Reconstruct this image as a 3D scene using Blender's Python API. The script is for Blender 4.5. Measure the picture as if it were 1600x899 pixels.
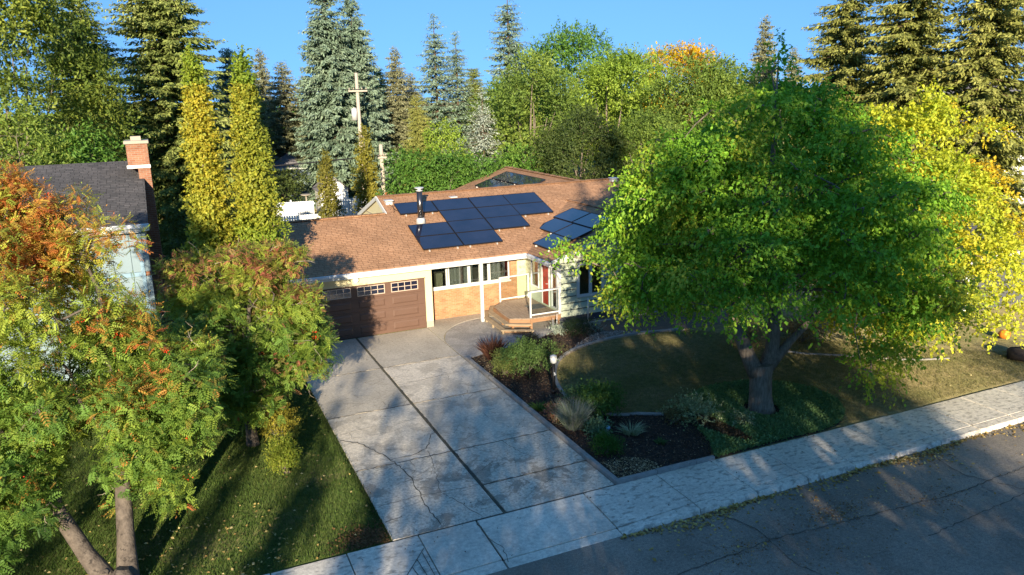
import bpy, math, random
import numpy as np
from mathutils import Vector, Matrix

# ------------------------------------------------------------------ camera, sky, sun, exposure
scn = bpy.context.scene
for o in list(bpy.data.objects):
    bpy.data.objects.remove(o)
col = scn.collection
YAW, PITCH, ROLL = 0.41417, 0.24700, -0.0250
cam_d = bpy.data.cameras.new('camera')
cam_d.sensor_width = 36.0
cam_d.lens = 1221.6 / 1600 * 36.0
cam_d.clip_start = 0.1
cam_d.clip_end = 2000
cam = bpy.data.objects.new('camera', cam_d)
col.objects.link(cam)
_f = Vector((math.sin(YAW) * math.cos(PITCH), math.cos(YAW) * math.cos(PITCH), -math.sin(PITCH)))
_r = Vector((math.cos(YAW), -math.sin(YAW), 0))
_u = _r.cross(_f)
_r2 = math.cos(ROLL) * _r + math.sin(ROLL) * _u
_u2 = -math.sin(ROLL) * _r + math.cos(ROLL) * _u
cam.matrix_world = Matrix(((_r2.x, _u2.x, -_f.x, -9.315), (_r2.y, _u2.y, -_f.y, -30.205),
                           (_r2.z, _u2.z, -_f.z, 9.556), (0, 0, 0, 1)))
scn.camera = cam

SUN_AZ, SUN_EL = math.radians(21.7), math.radians(14.3)     # azimuth the light travels towards
world = bpy.data.worlds.new('World')
scn.world = world
world.use_nodes = True
wn, wl = world.node_tree.nodes, world.node_tree.links
bg = wn['Background']
sky = wn.new('ShaderNodeTexSky')
sky.sky_type = 'NISHITA'
sky.sun_disc = False
sky.sun_elevation = SUN_EL
sky.sun_rotation = math.radians(180) + SUN_AZ
sky.altitude = 500
sky.air_density = 0.9
sky.dust_density = 0.0
sky.ozone_density = 1.0
tcw = wn.new('ShaderNodeTexCoord')                       # look up the sky a little higher: a clear, deep blue evening sky
mpw = wn.new('ShaderNodeVectorMath'); mpw.operation = 'ADD'; mpw.inputs[1].default_value = (0, 0, 0.5)
wl.new(tcw.outputs['Generated'], mpw.inputs[0])
nrw = wn.new('ShaderNodeVectorMath'); nrw.operation = 'NORMALIZE'
wl.new(mpw.outputs[0], nrw.inputs[0]); wl.new(nrw.outputs[0], sky.inputs['Vector'])
hs = wn.new('ShaderNodeHueSaturation')
hs.inputs['Saturation'].default_value = 1.27
wl.new(sky.outputs['Color'], hs.inputs['Color'])
wl.new(hs.outputs['Color'], bg.inputs['Color'])
bg.inputs['Strength'].default_value = 0.15
sun_d = bpy.data.lights.new('sun', 'SUN')
sun_d.energy = 4.7
sun_d.angle = math.radians(0.5)
sun_d.color = (1.0, 0.85, 0.62)
sun = bpy.data.objects.new('sun', sun_d)
col.objects.link(sun)
ldir = Vector((math.sin(SUN_AZ) * math.cos(SUN_EL), math.cos(SUN_AZ) * math.cos(SUN_EL), -math.sin(SUN_EL)))
sun.rotation_euler = ldir.to_track_quat('-Z', 'Y').to_euler()
sun.location = (-20, -60, 30)
scn.view_settings.view_transform = 'Standard'
scn.view_settings.look = 'None'
scn.view_settings.exposure = 1.35
scn.view_settings.gamma = 1.0

# ------------------------------------------------------------------ helpers
def link(o, parent=None):
    col.objects.link(o)
    if parent is not None:
        o.parent = parent
        o.matrix_parent_inverse = Matrix.Identity(4)
        p = parent
        off = Vector((0, 0, 0))
        while p is not None:
            off += p.location
            p = p.parent
        if o.get('_abs', 0):
            o.location = -off
            del o['_abs']
    return o

def tag(o, label=None, cat=None, group=None, kind=None):
    if label: o['label'] = label
    if cat: o['category'] = cat
    if group: o['group'] = group
    if kind: o['kind'] = kind
    return o

def thing(name, label, cat, loc=(0, 0, 0), group=None):
    o = bpy.data.objects.new(name, None)
    o.empty_display_size = 0.3
    col.objects.link(o)
    o.location = loc
    return tag(o, label, cat, group)

def np_mesh(name, V, F, mats, cols=None, smooth=False, midx=None):
    """V (n,3), F (m,k) uniform face size"""
    V = np.asarray(V, dtype=np.float32)
    F = np.asarray(F, dtype=np.int32)
    me = bpy.data.meshes.new(name)
    m, k = F.shape
    me.vertices.add(len(V)); me.vertices.foreach_set('co', V.ravel())
    me.loops.add(m * k); me.loops.foreach_set('vertex_index', F.ravel())
    me.polygons.add(m)
    me.polygons.foreach_set('loop_start', np.arange(m, dtype=np.int32) * k)
    me.polygons.foreach_set('loop_total', np.full(m, k, dtype=np.int32))
    if smooth: me.polygons.foreach_set('use_smooth', np.ones(m, dtype=bool))
    for mt in (mats if isinstance(mats, (list, tuple)) else [mats]): me.materials.append(mt)
    if midx is not None: me.polygons.foreach_set('material_index', np.asarray(midx, dtype=np.int32))
    me.update(calc_edges=True)
    if cols is not None:
        a = me.attributes.new('col', 'FLOAT_COLOR', 'FACE')
        c = np.ones((m, 4), dtype=np.float32); c[:, :3] = cols
        a.data.foreach_set('color', c.ravel())
    return me

class MB:
    """collects boxes, prisms and tubes, then links them as ONE mesh object"""
    def __init__(self): self.v = []; self.f = []; self.sm = []
    def poly(self, pts, faces, smooth=False):
        b = len(self.v); self.v += [tuple(p) for p in pts]
        for f in faces:
            self.f.append(tuple(b + i for i in f)); self.sm.append(smooth)
        return self
    def box(self, x0, x1, y0, y1, z0, z1):
        return self.poly([(x0, y0, z0), (x1, y0, z0), (x1, y1, z0), (x0, y1, z0), (x0, y0, z1), (x1, y0, z1), (x1, y1, z1), (x0, y1, z1)],
                         [(0, 3, 2, 1), (4, 5, 6, 7), (0, 1, 5, 4), (1, 2, 6, 5), (2, 3, 7, 6), (3, 0, 4, 7)])
    def prism(self, poly, z0, z1):
        """poly CCW list of (x,y); z0,z1 floats or functions"""
        n = len(poly)
        g0 = z0 if callable(z0) else (lambda x, y: z0)
        g1 = z1 if callable(z1) else (lambda x, y: z1)
        return self.poly([(x, y, g0(x, y)) for x, y in poly] + [(x, y, g1(x, y)) for x, y in poly],
                         [tuple(range(n))[::-1], tuple(range(n, 2 * n))] + [(i, (i + 1) % n, n + (i + 1) % n, n + i) for i in range(n)])
    def beam(self, a, b, w, h, up=(0, 0, 1)):
        a = Vector(a); b = Vector(b); d = (b - a).normalized()
        s = d.cross(Vector(up)).normalized() * w / 2
        t = s.cross(d).normalized() * h / 2
        P = [a - s - t, a + s - t, a + s + t, a - s + t, b - s - t, b + s - t, b + s + t, b - s + t]
        return self.poly(P, [(0, 3, 2, 1), (4, 5, 6, 7), (0, 1, 5, 4), (1, 2, 6, 5), (2, 3, 7, 6), (3, 0, 4, 7)])
    def tube(self, pts, rad, n=8, cap=True):
        pts = [Vector(p) for p in pts]; b = len(self.v); m = len(pts)
        if not isinstance(rad, (list, tuple)): rad = [rad] * m
        prev = None
        for i, p in enumerate(pts):
            d = (pts[min(i + 1, m - 1)] - pts[max(i - 1, 0)]).normalized()
            ref = prev if prev is not None else (Vector((1, 0, 0)) if abs(d.x) < .8 else Vector((0, 1, 0)))
            s = (ref - d * ref.dot(d)).normalized(); prev = s
            t = d.cross(s)
            for k in range(n):
                an = 2 * math.pi * k / n
                self.v.append(tuple(p + (s * math.cos(an) + t * math.sin(an)) * rad[i]))
        for i in range(m - 1):
            for k in range(n):
                self.f.append((b + i * n + k, b + i * n + (k + 1) % n, b + (i + 1) * n + (k + 1) % n, b + (i + 1) * n + k)); self.sm.append(True)
        if cap:
            self.f.append(tuple(b + k for k in range(n))[::-1]); self.sm.append(False)
            self.f.append(tuple(b + (m - 1) * n + k for k in range(n))); self.sm.append(False)
        return self
    def mesh(self, name, mats):
        me = bpy.data.meshes.new(name)
        me.from_pydata(self.v, [], self.f)
        me.polygons.foreach_set('use_smooth', self.sm)
        for mt in (mats if isinstance(mats, (list, tuple)) else [mats]): me.materials.append(mt)
        me.update()
        return me
    def build(self, name, mats, parent=None, **kw):
        o = bpy.data.objects.new(name, self.mesh(name, mats))
        o['_abs'] = 1
        if parent is None: del o['_abs']
        link(o, parent)
        return tag(o, **kw) if kw else o

def obj(name, me, parent=None, loc=None, **kw):
    o = bpy.data.objects.new(name, me)
    if parent is not None and loc is None: o['_abs'] = 1
    link(o, parent)
    if loc is not None:
        o.location = Vector(loc)
    return tag(o, **kw) if kw else o

def bevel(o, w=0.01, seg=1):
    m = o.modifiers.new('bevel', 'BEVEL'); m.width = w; m.segments = seg; m.limit_method = 'ANGLE'
    return o

# ------------------------------------------------------------------ materials
def new_mat(name):
    m = bpy.data.materials.new(name); m.use_nodes = True
    nt = m.node_tree; nt.nodes.clear()
    out = nt.nodes.new('ShaderNodeOutputMaterial')
    return m, nt, out

def N(nt, typ, **kw):
    n = nt.nodes.new(typ)
    for k, v in kw.items():
        if k in n.inputs: n.inputs[k].default_value = v
        else: setattr(n, k, v)
    return n

def ramp(nt, fac, stops):
    r = nt.nodes.new('ShaderNodeValToRGB')
    e = r.color_ramp.elements
    while len(e) < len(stops): e.new(0.5)
    for i, (p, c) in enumerate(stops):
        e[i].position = p; e[i].color = (*c, 1) if len(c) == 3 else c
    nt.links.new(fac, r.inputs['Fac'])
    return r

def mixc(nt, fac, a, b, mode='MIX'):
    m = nt.nodes.new('ShaderNodeMix'); m.data_type = 'RGBA'; m.blend_type = mode
    for sock, val in ((m.inputs['Factor'], fac), (m.inputs['A'], a), (m.inputs['B'], b)):
        pass
    def put(idx, val):
        s = m.inputs[idx]
        if hasattr(val, 'links') or hasattr(val, 'is_linked'): nt.links.new(val, s)
        elif isinstance(val, (tuple, list)): s.default_value = (*val, 1) if len(val) == 3 else val
        else: s.default_value = val
    put(0, fac); put(6, a); put(7, b)
    return m.outputs[2]

def surf(name, base, rough=0.8, var=0.25, scale=6.0, bump=0.15, bscale=60.0, tint=None, metal=0.0, spec=0.3, stretch=None, dirt=None):
    """plain weathered surface: two scales of noise in colour, fine bump"""
    m, nt, out = new_mat(name); L = nt.links
    tc = N(nt, 'ShaderNodeTexCoord')
    co = tc.outputs['Object']
    if stretch:
        mp = N(nt, 'ShaderNodeMapping'); mp.inputs['Scale'].default_value = stretch
        L.new(co, mp.inputs['Vector']); co = mp.outputs['Vector']
    n1 = N(nt, 'ShaderNodeTexNoise', Scale=scale, Detail=5.0, Roughness=0.65); L.new(co, n1.inputs['Vector'])
    n2 = N(nt, 'ShaderNodeTexNoise', Scale=bscale, Detail=3.0); L.new(co, n2.inputs['Vector'])
    dk = tuple(c * (1 - var) for c in base); lt = tuple(min(1, c * (1 + var)) for c in base)
    if tint: lt = tint
    r = ramp(nt, n1.outputs['Fac'], [(0.3, dk), (0.7, lt)])
    c = mixc(nt, 0.35, r.outputs['Color'], mixc(nt, n2.outputs['Fac'], dk, lt))
    if dirt:
        n3 = N(nt, 'ShaderNodeTexNoise', Scale=dirt[1], Detail=6.0, Roughness=0.7); L.new(co, n3.inputs['Vector'])
        rr = ramp(nt, n3.outputs['Fac'], [(dirt[2], (0, 0, 0)), (dirt[2] + 0.08, (1, 1, 1))])
        c = mixc(nt, rr.outputs['Color'], c, dirt[0])
    b = N(nt, 'ShaderNodeBsdfPrincipled', Roughness=rough, Metallic=metal)
    b.inputs['Specular IOR Level'].default_value = spec
    L.new(c, b.inputs['Base Color'])
    if bump:
        bp = N(nt, 'ShaderNodeBump', Strength=bump, Distance=0.02); L.new(n2.outputs['Fac'], bp.inputs['Height'])
        L.new(bp.outputs['Normal'], b.inputs['Normal'])
    L.new(b.outputs['BSDF'], out.inputs['Surface'])
    return m

def leafmat(name, trans=0.4, rough=0.55, gloss=0.25, mul=1.0):
    m, nt, out = new_mat(name); L = nt.links
    at = N(nt, 'ShaderNodeAttribute', attribute_name='col')
    b = N(nt, 'ShaderNodeBsdfPrincipled', Roughness=rough)
    b.inputs['Specular IOR Level'].default_value = gloss
    t = N(nt, 'ShaderNodeBsdfTranslucent')
    mc = mixc(nt, 1.0, at.outputs['Color'], (1.15, 1.1, 0.55), 'MULTIPLY')
    mx = N(nt, 'ShaderNodeMixShader'); mx.inputs[0].default_value = trans
    L.new(at.outputs['Color'], b.inputs['Base Color']); L.new(mc, t.inputs['Color'])
    L.new(b.outputs['BSDF'], mx.inputs[1]); L.new(t.outputs['BSDF'], mx.inputs[2])
    L.new(mx.outputs['Shader'], out.inputs['Surface'])
    return m

M = {}
M['leaf'] = leafmat('broad_leaf')
M['needle'] = leafmat('conifer_needle', trans=0.15, gloss=0.15, rough=0.7)
M['blade'] = leafmat('grass_blade', trans=0.3, gloss=0.1)
M['chip'] = leafmat('loose_chip', trans=0.0, gloss=0.1, rough=0.9)
M['bark'] = surf('bark_grey_brown', (0.13, 0.10, 0.075), 0.95, 0.55, 5, 0.9, 28, stretch=(4, 4, 0.8), tint=(0.30, 0.25, 0.2))
M['bark_ash'] = surf('bark_mountain_ash', (0.075, 0.06, 0.05), 0.9, 0.5, 6, 0.9, 26, tint=(0.17, 0.14, 0.115), dirt=((0.04, 0.033, 0.028), 7, 0.56))
M['twig'] = surf('dead_twig', (0.34, 0.29, 0.23), 0.9, 0.3, 8, 0.2)
M['bark_dark'] = surf('bark_dark_conifer', (0.10, 0.065, 0.045), 0.95, 0.4, 6, 0.5, stretch=(3, 3, 0.7))
M['yellow_wall'] = surf('pale_yellow_stucco', (0.58, 0.53, 0.34), 0.85, 0.05, 2, 0.25, 90)
M['white'] = surf('white_paint', (0.58, 0.59, 0.58), 0.45, 0.05, 3, 0.03, dirt=((0.55, 0.53, 0.48), 5, 0.7))
M['white_metal'] = surf('white_aluminium', (0.52, 0.54, 0.56), 0.4, 0.05, 3, 0.02)
M['siding'] = surf('pale_green_grey_siding', (0.45, 0.50, 0.38), 0.6, 0.07, 3, 0.06, 40, stretch=(0.5, 1, 3))
M['foundation'] = surf('dark_parging_and_lap_shade', (0.05, 0.055, 0.075), 0.9, 0.25, 5, 0.4, 50)
M['door_brown'] = surf('brown_garage_paint', (0.115, 0.066, 0.048), 0.5, 0.12, 4, 0.05, 60, stretch=(0.4, 1, 2))
M['door_red'] = surf('red_door_paint', (0.32, 0.035, 0.02), 0.4, 0.1, 4, 0.03)
M['interior'] = surf('room_inside', (0.22, 0.19, 0.15), 0.9, 0.3, 2, 0.0)
M['curtain'] = surf('sheer_curtain', (0.55, 0.53, 0.46), 0.9, 0.25, 8, 0.1, stretch=(6, 6, 0.5))
M['wood_deck'] = surf('weathered_deck_board', (0.25, 0.17, 0.11), 0.85, 0.3, 5, 0.3, 50, stretch=(6, 0.6, 6), tint=(0.42, 0.33, 0.25))
M['wood_orange'] = surf('stained_rim_board', (0.27, 0.15, 0.08), 0.7, 0.3, 4, 0.2, 40, stretch=(0.8, 0.8, 6))
M['wood_grey'] = surf('grey_brown_tread', (0.33, 0.25, 0.16), 0.85, 0.3, 5, 0.3, 40, stretch=(0.8, 0.8, 6))
M['pole'] = surf('weathered_utility_pole', (0.42, 0.36, 0.30), 0.9, 0.25, 4, 0.4, 40, stretch=(5, 5, 0.5))
M['black'] = surf('black_metal', (0.02, 0.02, 0.022), 0.4, 0.2, 6, 0.0, metal=0.3)
M['frame_black'] = surf('black_anodised_frame', (0.012, 0.012, 0.016), 0.45, 0.1, 6, 0.0)
M['steel'] = surf('flue_steel', (0.12, 0.12, 0.13), 0.28, 0.3, 3, 0.0, metal=0.9)
M['galv'] = surf('galvanised_flashing', (0.6, 0.6, 0.6), 0.5, 0.1, 5, 0.0, metal=0.4)
M['vinyl'] = surf('white_vinyl_fence', (0.72, 0.75, 0.78), 0.5, 0.06, 2, 0.0)
M['blue_grey'] = surf('pale_blue_grey_panel', (0.19, 0.26, 0.30), 0.6, 0.08, 2, 0.05)
M['blue_trim'] = surf('blue_grey_trim', (0.20, 0.31, 0.40), 0.6, 0.1, 3, 0.05)
M['stone'] = surf('rough_stone', (0.35, 0.33, 0.31), 0.9, 0.4, 9, 0.8, 30)
M['cap'] = surf('concrete_cap', (0.36, 0.32, 0.26), 0.9, 0.12, 5, 0.3)
M['plaster_w'] = surf('white_house_wall', (0.60, 0.62, 0.64), 0.8, 0.06, 2, 0.1)
M['grey_roof'] = surf('grey_roof', (0.17, 0.16, 0.17), 0.9, 0.2, 4, 0.3, stretch=(1, 1, 6))
M['edging'] = surf('grey_edging_concrete', (0.27, 0.26, 0.25), 0.9, 0.3, 6, 0.5, 60, dirt=((0.12, 0.11, 0.10), 4, 0.6))
M['orange'] = surf('orange_skin', (0.62, 0.19, 0.02), 0.5, 0.15, 6, 0.05)
M['glass_ball'] = surf('blue_glass', (0.25, 0.5, 0.75), 0.08, 0.2, 8, 0.0, spec=0.9)
M['soil'] = surf('dark_soil', (0.035, 0.026, 0.022), 0.98, 0.5, 9, 0.8, 70)
M['redwood'] = surf('red_stained_boards', (0.34, 0.11, 0.05), 0.8, 0.25, 5, 0.2)
M['dark_metal'] = surf('dark_grey_panel', (0.09, 0.095, 0.11), 0.5, 0.15, 3, 0.05)

def glass_mat():
    m, nt, out = new_mat('window_glass'); L = nt.links
    fr = N(nt, 'ShaderNodeFresnel', IOR=1.7)
    t = N(nt, 'ShaderNodeBsdfTransparent'); t.inputs['Color'].default_value = (0.62, 0.66, 0.66, 1)
    g = N(nt, 'ShaderNodeBsdfGlossy', Roughness=0.015); g.inputs['Color'].default_value = (0.95, 0.97, 1, 1)
    ad = N(nt, 'ShaderNodeMath', operation='ADD'); ad.inputs[1].default_value = 0.10
    L.new(fr.outputs['Fac'], ad.inputs[0])
    mx = N(nt, 'ShaderNodeMixShader'); L.new(ad.outputs[0], mx.inputs[0])
    L.new(t.outputs['BSDF'], mx.inputs[1]); L.new(g.outputs['BSDF'], mx.inputs[2])
    L.new(mx.outputs['Shader'], out.inputs['Surface'])
    return m
M['glass'] = glass_mat()

def solar_mat():
    m, nt, out = new_mat('solar_cell_glass'); L = nt.links
    tc = N(nt, 'ShaderNodeTexCoord')
    n = N(nt, 'ShaderNodeTexNoise', Scale=1.2, Detail=2.0); L.new(tc.outputs['Object'], n.inputs['Vector'])
    r = ramp(nt, n.outputs['Fac'], [(0.3, (0.010, 0.012, 0.028)), (0.7, (0.018, 0.020, 0.042))])
    b = N(nt, 'ShaderNodeBsdfPrincipled', Roughness=0.07); b.inputs['Specular IOR Level'].default_value = 0.8
    b.inputs['IOR'].default_value = 1.8
    L.new(r.outputs['Color'], b.inputs['Base Color']); L.new(b.outputs['BSDF'], out.inputs['Surface'])
    return m
M['solar'] = solar_mat()

def shingle_mat(name, c1, c2, c3, along_x=True, course=0.14):
    """laminated shingles; courses step along y (along_x) or along x"""
    m, nt, out = new_mat(name); L = nt.links
    tc = N(nt, 'ShaderNodeTexCoord')
    mp = N(nt, 'ShaderNodeMapping')
    if not along_x: mp.inputs['Rotation'].default_value = (0, 0, math.pi / 2)
    L.new(tc.outputs['Object'], mp.inputs['Vector'])
    mp2 = N(nt, 'ShaderNodeMapping'); mp2.inputs['Scale'].default_value = (1, 1, 0)
    L.new(mp.outputs['Vector'], mp2.inputs['Vector'])
    br = N(nt, 'ShaderNodeTexBrick'); L.new(mp2.outputs['Vector'], br.inputs['Vector'])
    br.inputs['Scale'].default_value = 1.0
    br.inputs['Brick Width'].default_value = 0.31; br.inputs['Row Height'].default_value = course
    br.inputs['Mortar Size'].default_value = 0.010; br.inputs['Mortar Smooth'].default_value = 0.6
    br.inputs['Bias'].default_value = 0.0
    br.inputs['Color1'].default_value = (*c1, 1); br.inputs['Color2'].default_value = (*c2, 1)
    br.inputs['Mortar'].default_value = tuple(x * 0.45 for x in c1) + (1,)
    br.offset = 0.37; br.squash = 0.7; br.squash_frequency = 3
    n1 = N(nt, 'ShaderNodeTexNoise', Scale=0.8, Detail=4.0); L.new(mp2.outputs['Vector'], n1.inputs['Vector'])
    ns = N(nt, 'ShaderNodeMapping'); ns.inputs['Scale'].default_value = (2.5, 9, 1); L.new(mp2.outputs['Vector'], ns.inputs['Vector'])
    n2 = N(nt, 'ShaderNodeTexNoise', Scale=1.3, Detail=3.0, Roughness=0.7); L.new(ns.outputs['Vector'], n2.inputs['Vector'])
    r2 = ramp(nt, n2.outputs['Fac'], [(0.42, (0, 0, 0)), (0.62, (1, 1, 1))])
    c = mixc(nt, r2.outputs['Color'], br.outputs['Color'], mixc(nt, 0.5, br.outputs['Color'], c3))
    r1 = ramp(nt, n1.outputs['Fac'], [(0.3, (0.8, 0.8, 0.8)), (0.7, (1.12, 1.1, 1.08))])
    c = mixc(nt, 1.0, c, r1.outputs['Color'], 'MULTIPLY')
    b = N(nt, 'ShaderNodeBsdfPrincipled', Roughness=0.95); b.inputs['Specular IOR Level'].default_value = 0.1
    L.new(c, b.inputs['Base Color'])
    bp = N(nt, 'ShaderNodeBump', Strength=0.8, Distance=0.02)
    L.new(br.outputs['Fac'], bp.inputs['Height']); bp.invert = True
    n3 = N(nt, 'ShaderNodeTexNoise', Scale=90.0); L.new(tc.outputs['Object'], n3.inputs['Vector'])
    bp2 = N(nt, 'ShaderNodeBump', Strength=0.35, Distance=0.01); L.new(n3.outputs['Fac'], bp2.inputs['Height'])
    L.new(bp.outputs['Normal'], bp2.inputs['Normal']); L.new(bp2.outputs['Normal'], b.inputs['Normal'])
    L.new(b.outputs['BSDF'], out.inputs['Surface'])
    return m
M['shingle_x'] = shingle_mat('brown_shingles', (0.36, 0.20, 0.115), (0.45, 0.26, 0.155), (0.25, 0.145, 0.09))
M['shingle_y'] = shingle_mat('brown_shingles_wing', (0.36, 0.20, 0.115), (0.45, 0.26, 0.155), (0.25, 0.145, 0.09), False)
M['shingle_dark'] = shingle_mat('charcoal_shingles', (0.075, 0.075, 0.08), (0.12, 0.115, 0.12), (0.05, 0.05, 0.055))

def brick_mat(name, c1, c2, mortar, axis='y'):
    m, nt, out = new_mat(name); L = nt.links
    tc = N(nt, 'ShaderNodeTexCoord')
    sp = N(nt, 'ShaderNodeSeparateXYZ'); L.new(tc.outputs['Object'], sp.inputs[0])
    cb = N(nt, 'ShaderNodeCombineXYZ')
    ad = N(nt, 'ShaderNodeMath', operation='ADD'); L.new(sp.outputs[0], ad.inputs[0]); L.new(sp.outputs[1], ad.inputs[1])
    L.new(ad.outputs[0], cb.inputs[0]); L.new(sp.outputs[2], cb.inputs[1])
    br = N(nt, 'ShaderNodeTexBrick'); L.new(cb.outputs[0], br.inputs['Vector'])
    br.inputs['Scale'].default_value = 1; br.inputs['Brick Width'].default_value = 0.215; br.inputs['Row Height'].default_value = 0.075
    br.inputs['Mortar Size'].default_value = 0.007; br.inputs['Mortar Smooth'].default_value = 0.3; br.inputs['Bias'].default_value = -0.1
    br.inputs['Color1'].default_value = (*c1, 1); br.inputs['Color2'].default_value = (*c2, 1); br.inputs['Mortar'].default_value = (*mortar, 1)
    n1 = N(nt, 'ShaderNodeTexNoise', Scale=2.5, Detail=5.0); L.new(tc.outputs['Object'], n1.inputs['Vector'])
    r1 = ramp(nt, n1.outputs['Fac'], [(0.3, (0.8, 0.8, 0.8)), (0.7, (1.15, 1.15, 1.15))])
    c = mixc(nt, 1.0, br.outputs['Color'], r1.outputs['Color'], 'MULTIPLY')
    b = N(nt, 'ShaderNodeBsdfPrincipled', Roughness=0.9); b.inputs['Specular IOR Level'].default_value = 0.15
    L.new(c, b.inputs['Base Color'])
    bp = N(nt, 'ShaderNodeBump', Strength=0.7, Distance=0.01); bp.invert = True
    L.new(br.outputs['Fac'], bp.inputs['Height']); L.new(bp.outputs['Normal'], b.inputs['Normal'])
    L.new(b.outputs['BSDF'], out.inputs['Surface'])
    return m
M['brick'] = brick_mat('tan_orange_brick', (0.37, 0.165, 0.08), (0.46, 0.235, 0.125), (0.34, 0.26, 0.18))
M['brick_red'] = brick_mat('red_brown_brick', (0.24, 0.10, 0.06), (0.31, 0.15, 0.09), (0.30, 0.25, 0.20))

def concrete_mat(name, base, patchy=0.0, spots=0.0, moss=0.0, agg=0.3):
    """weathered concrete; patchy = scaled-off paler skin, spots = dark scuffs"""
    m, nt, out = new_mat(name); L = nt.links
    ge = N(nt, 'ShaderNodeNewGeometry'); co = ge.outputs['Position']
    n1 = N(nt, 'ShaderNodeTexNoise', Scale=0.55, Detail=6.0, Roughness=0.6); L.new(co, n1.inputs['Vector'])
    n2 = N(nt, 'ShaderNodeTexNoise', Scale=55.0, Detail=3.0, Roughness=0.8); L.new(co, n2.inputs['Vector'])
    dk = tuple(c * 0.78 for c in base); lt = tuple(c * 1.2 for c in base)
    c = ramp(nt, n1.outputs['Fac'], [(0.3, dk), (0.7, lt)]).outputs['Color']
    sp = ramp(nt, n2.outputs['Fac'], [(0.35, (1 - agg,) * 3), (0.65, (1 + agg * 0.5,) * 3)])
    c = mixc(nt, 1.0, c, sp.outputs['Color'], 'MULTIPLY')
    hs_ = n2.outputs['Fac']
    if patchy:
        n3 = N(nt, 'ShaderNodeTexNoise', Scale=0.9, Detail=9.0, Roughness=0.72, Distortion=0.4); L.new(co, n3.inputs['Vector'])
        pr_ = ramp(nt, n3.outputs['Fac'], [(0.50 - patchy * 0.06, (0, 0, 0)), (0.53 - patchy * 0.06, (1, 1, 1))])
        n4 = N(nt, 'ShaderNodeTexNoise', Scale=14.0, Detail=5.0, Roughness=0.8); L.new(co, n4.inputs['Vector'])
        pc = ramp(nt, n4.outputs['Fac'], [(0.35, tuple(x * 0.95 for x in base)), (0.6, tuple(min(1, x * 1.9) for x in base))])
        fm = mixc(nt, 1.0, pr_.outputs['Color'], (patchy,) * 3, 'MULTIPLY')
        c = mixc(nt, fm, c, pc.outputs['Color'])
    if spots:
        mp = N(nt, 'ShaderNodeMapping'); mp.inputs['Scale'].default_value = (1.0, 2.2, 1); mp.inputs['Rotation'].default_value = (0, 0, 0.5)
        L.new(co, mp.inputs['Vector'])
        n5 = N(nt, 'ShaderNodeTexNoise', Scale=4.2, Detail=4.0, Roughness=0.55); L.new(mp.outputs['Vector'], n5.inputs['Vector'])
        r5 = ramp(nt, n5.outputs['Fac'], [(0.53, (0, 0, 0)), (0.62, (spots,) * 3)])
        c = mixc(nt, r5.outputs['Color'], c, tuple(x * 0.45 for x in base))
    n7 = N(nt, 'ShaderNodeTexNoise', Scale=11.0, Detail=6.0, Roughness=0.75); L.new(co, n7.inputs['Vector'])
    r7 = ramp(nt, n7.outputs['Fac'], [(0.32, (0.72, 0.72, 0.72)), (0.66, (1.16, 1.16, 1.15))])
    c = mixc(nt, 1.0, c, r7.outputs['Color'], 'MULTIPLY')
    n6 = N(nt, 'ShaderNodeTexNoise', Scale=2.0, Detail=7.0, Roughness=0.7); L.new(co, n6.inputs['Vector'])
    r6 = ramp(nt, n6.outputs['Fac'], [(0.58, (0, 0, 0)), (0.75, (0.55,) * 3)])
    c = mixc(nt, r6.outputs['Color'], c, tuple(x * 0.55 for x in base))
    b = N(nt, 'ShaderNodeBsdfPrincipled', Roughness=0.9); b.inputs['Specular IOR Level'].default_value = 0.2
    L.new(c, b.inputs['Base Color'])
    bp = N(nt, 'ShaderNodeBump', Strength=0.4, Distance=0.01); L.new(hs_, bp.inputs['Height']); L.new(bp.outputs['Normal'], b.inputs['Normal'])
    L.new(b.outputs['BSDF'], out.inputs['Surface'])
    return m
M['conc'] = concrete_mat('driveway_concrete', (0.52, 0.465, 0.39), patchy=0.45)
M['conc_scaled'] = concrete_mat('scaled_driveway_concrete', (0.38, 0.345, 0.29), patchy=0.95)
M['conc_smooth'] = concrete_mat('smooth_driveway_concrete', (0.49, 0.44, 0.37), patchy=0.0)
M['conc_walk'] = concrete_mat('sidewalk_concrete', (0.70, 0.64, 0.55), patchy=0.0, spots=0.75, agg=0.15)
M['conc_apron'] = concrete_mat('apron_concrete', (0.70, 0.64, 0.55), patchy=0.0, spots=0.2, agg=0.15)
M['conc_dark'] = concrete_mat('exposed_aggregate_patio', (0.33, 0.31, 0.29), patchy=0.25, agg=0.6)
M['conc_light'] = concrete_mat('light_patio_concrete', (0.42, 0.38, 0.32), agg=0.2)
M['crack'] = surf('dirt_in_crack', (0.085, 0.078, 0.065), 1.0, 0.5, 10, 0.3)
M['moss'] = surf('moss_in_joint', (0.09, 0.10, 0.055), 1.0, 0.6, 6, 0.5, tint=(0.19, 0.175, 0.14))

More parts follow.
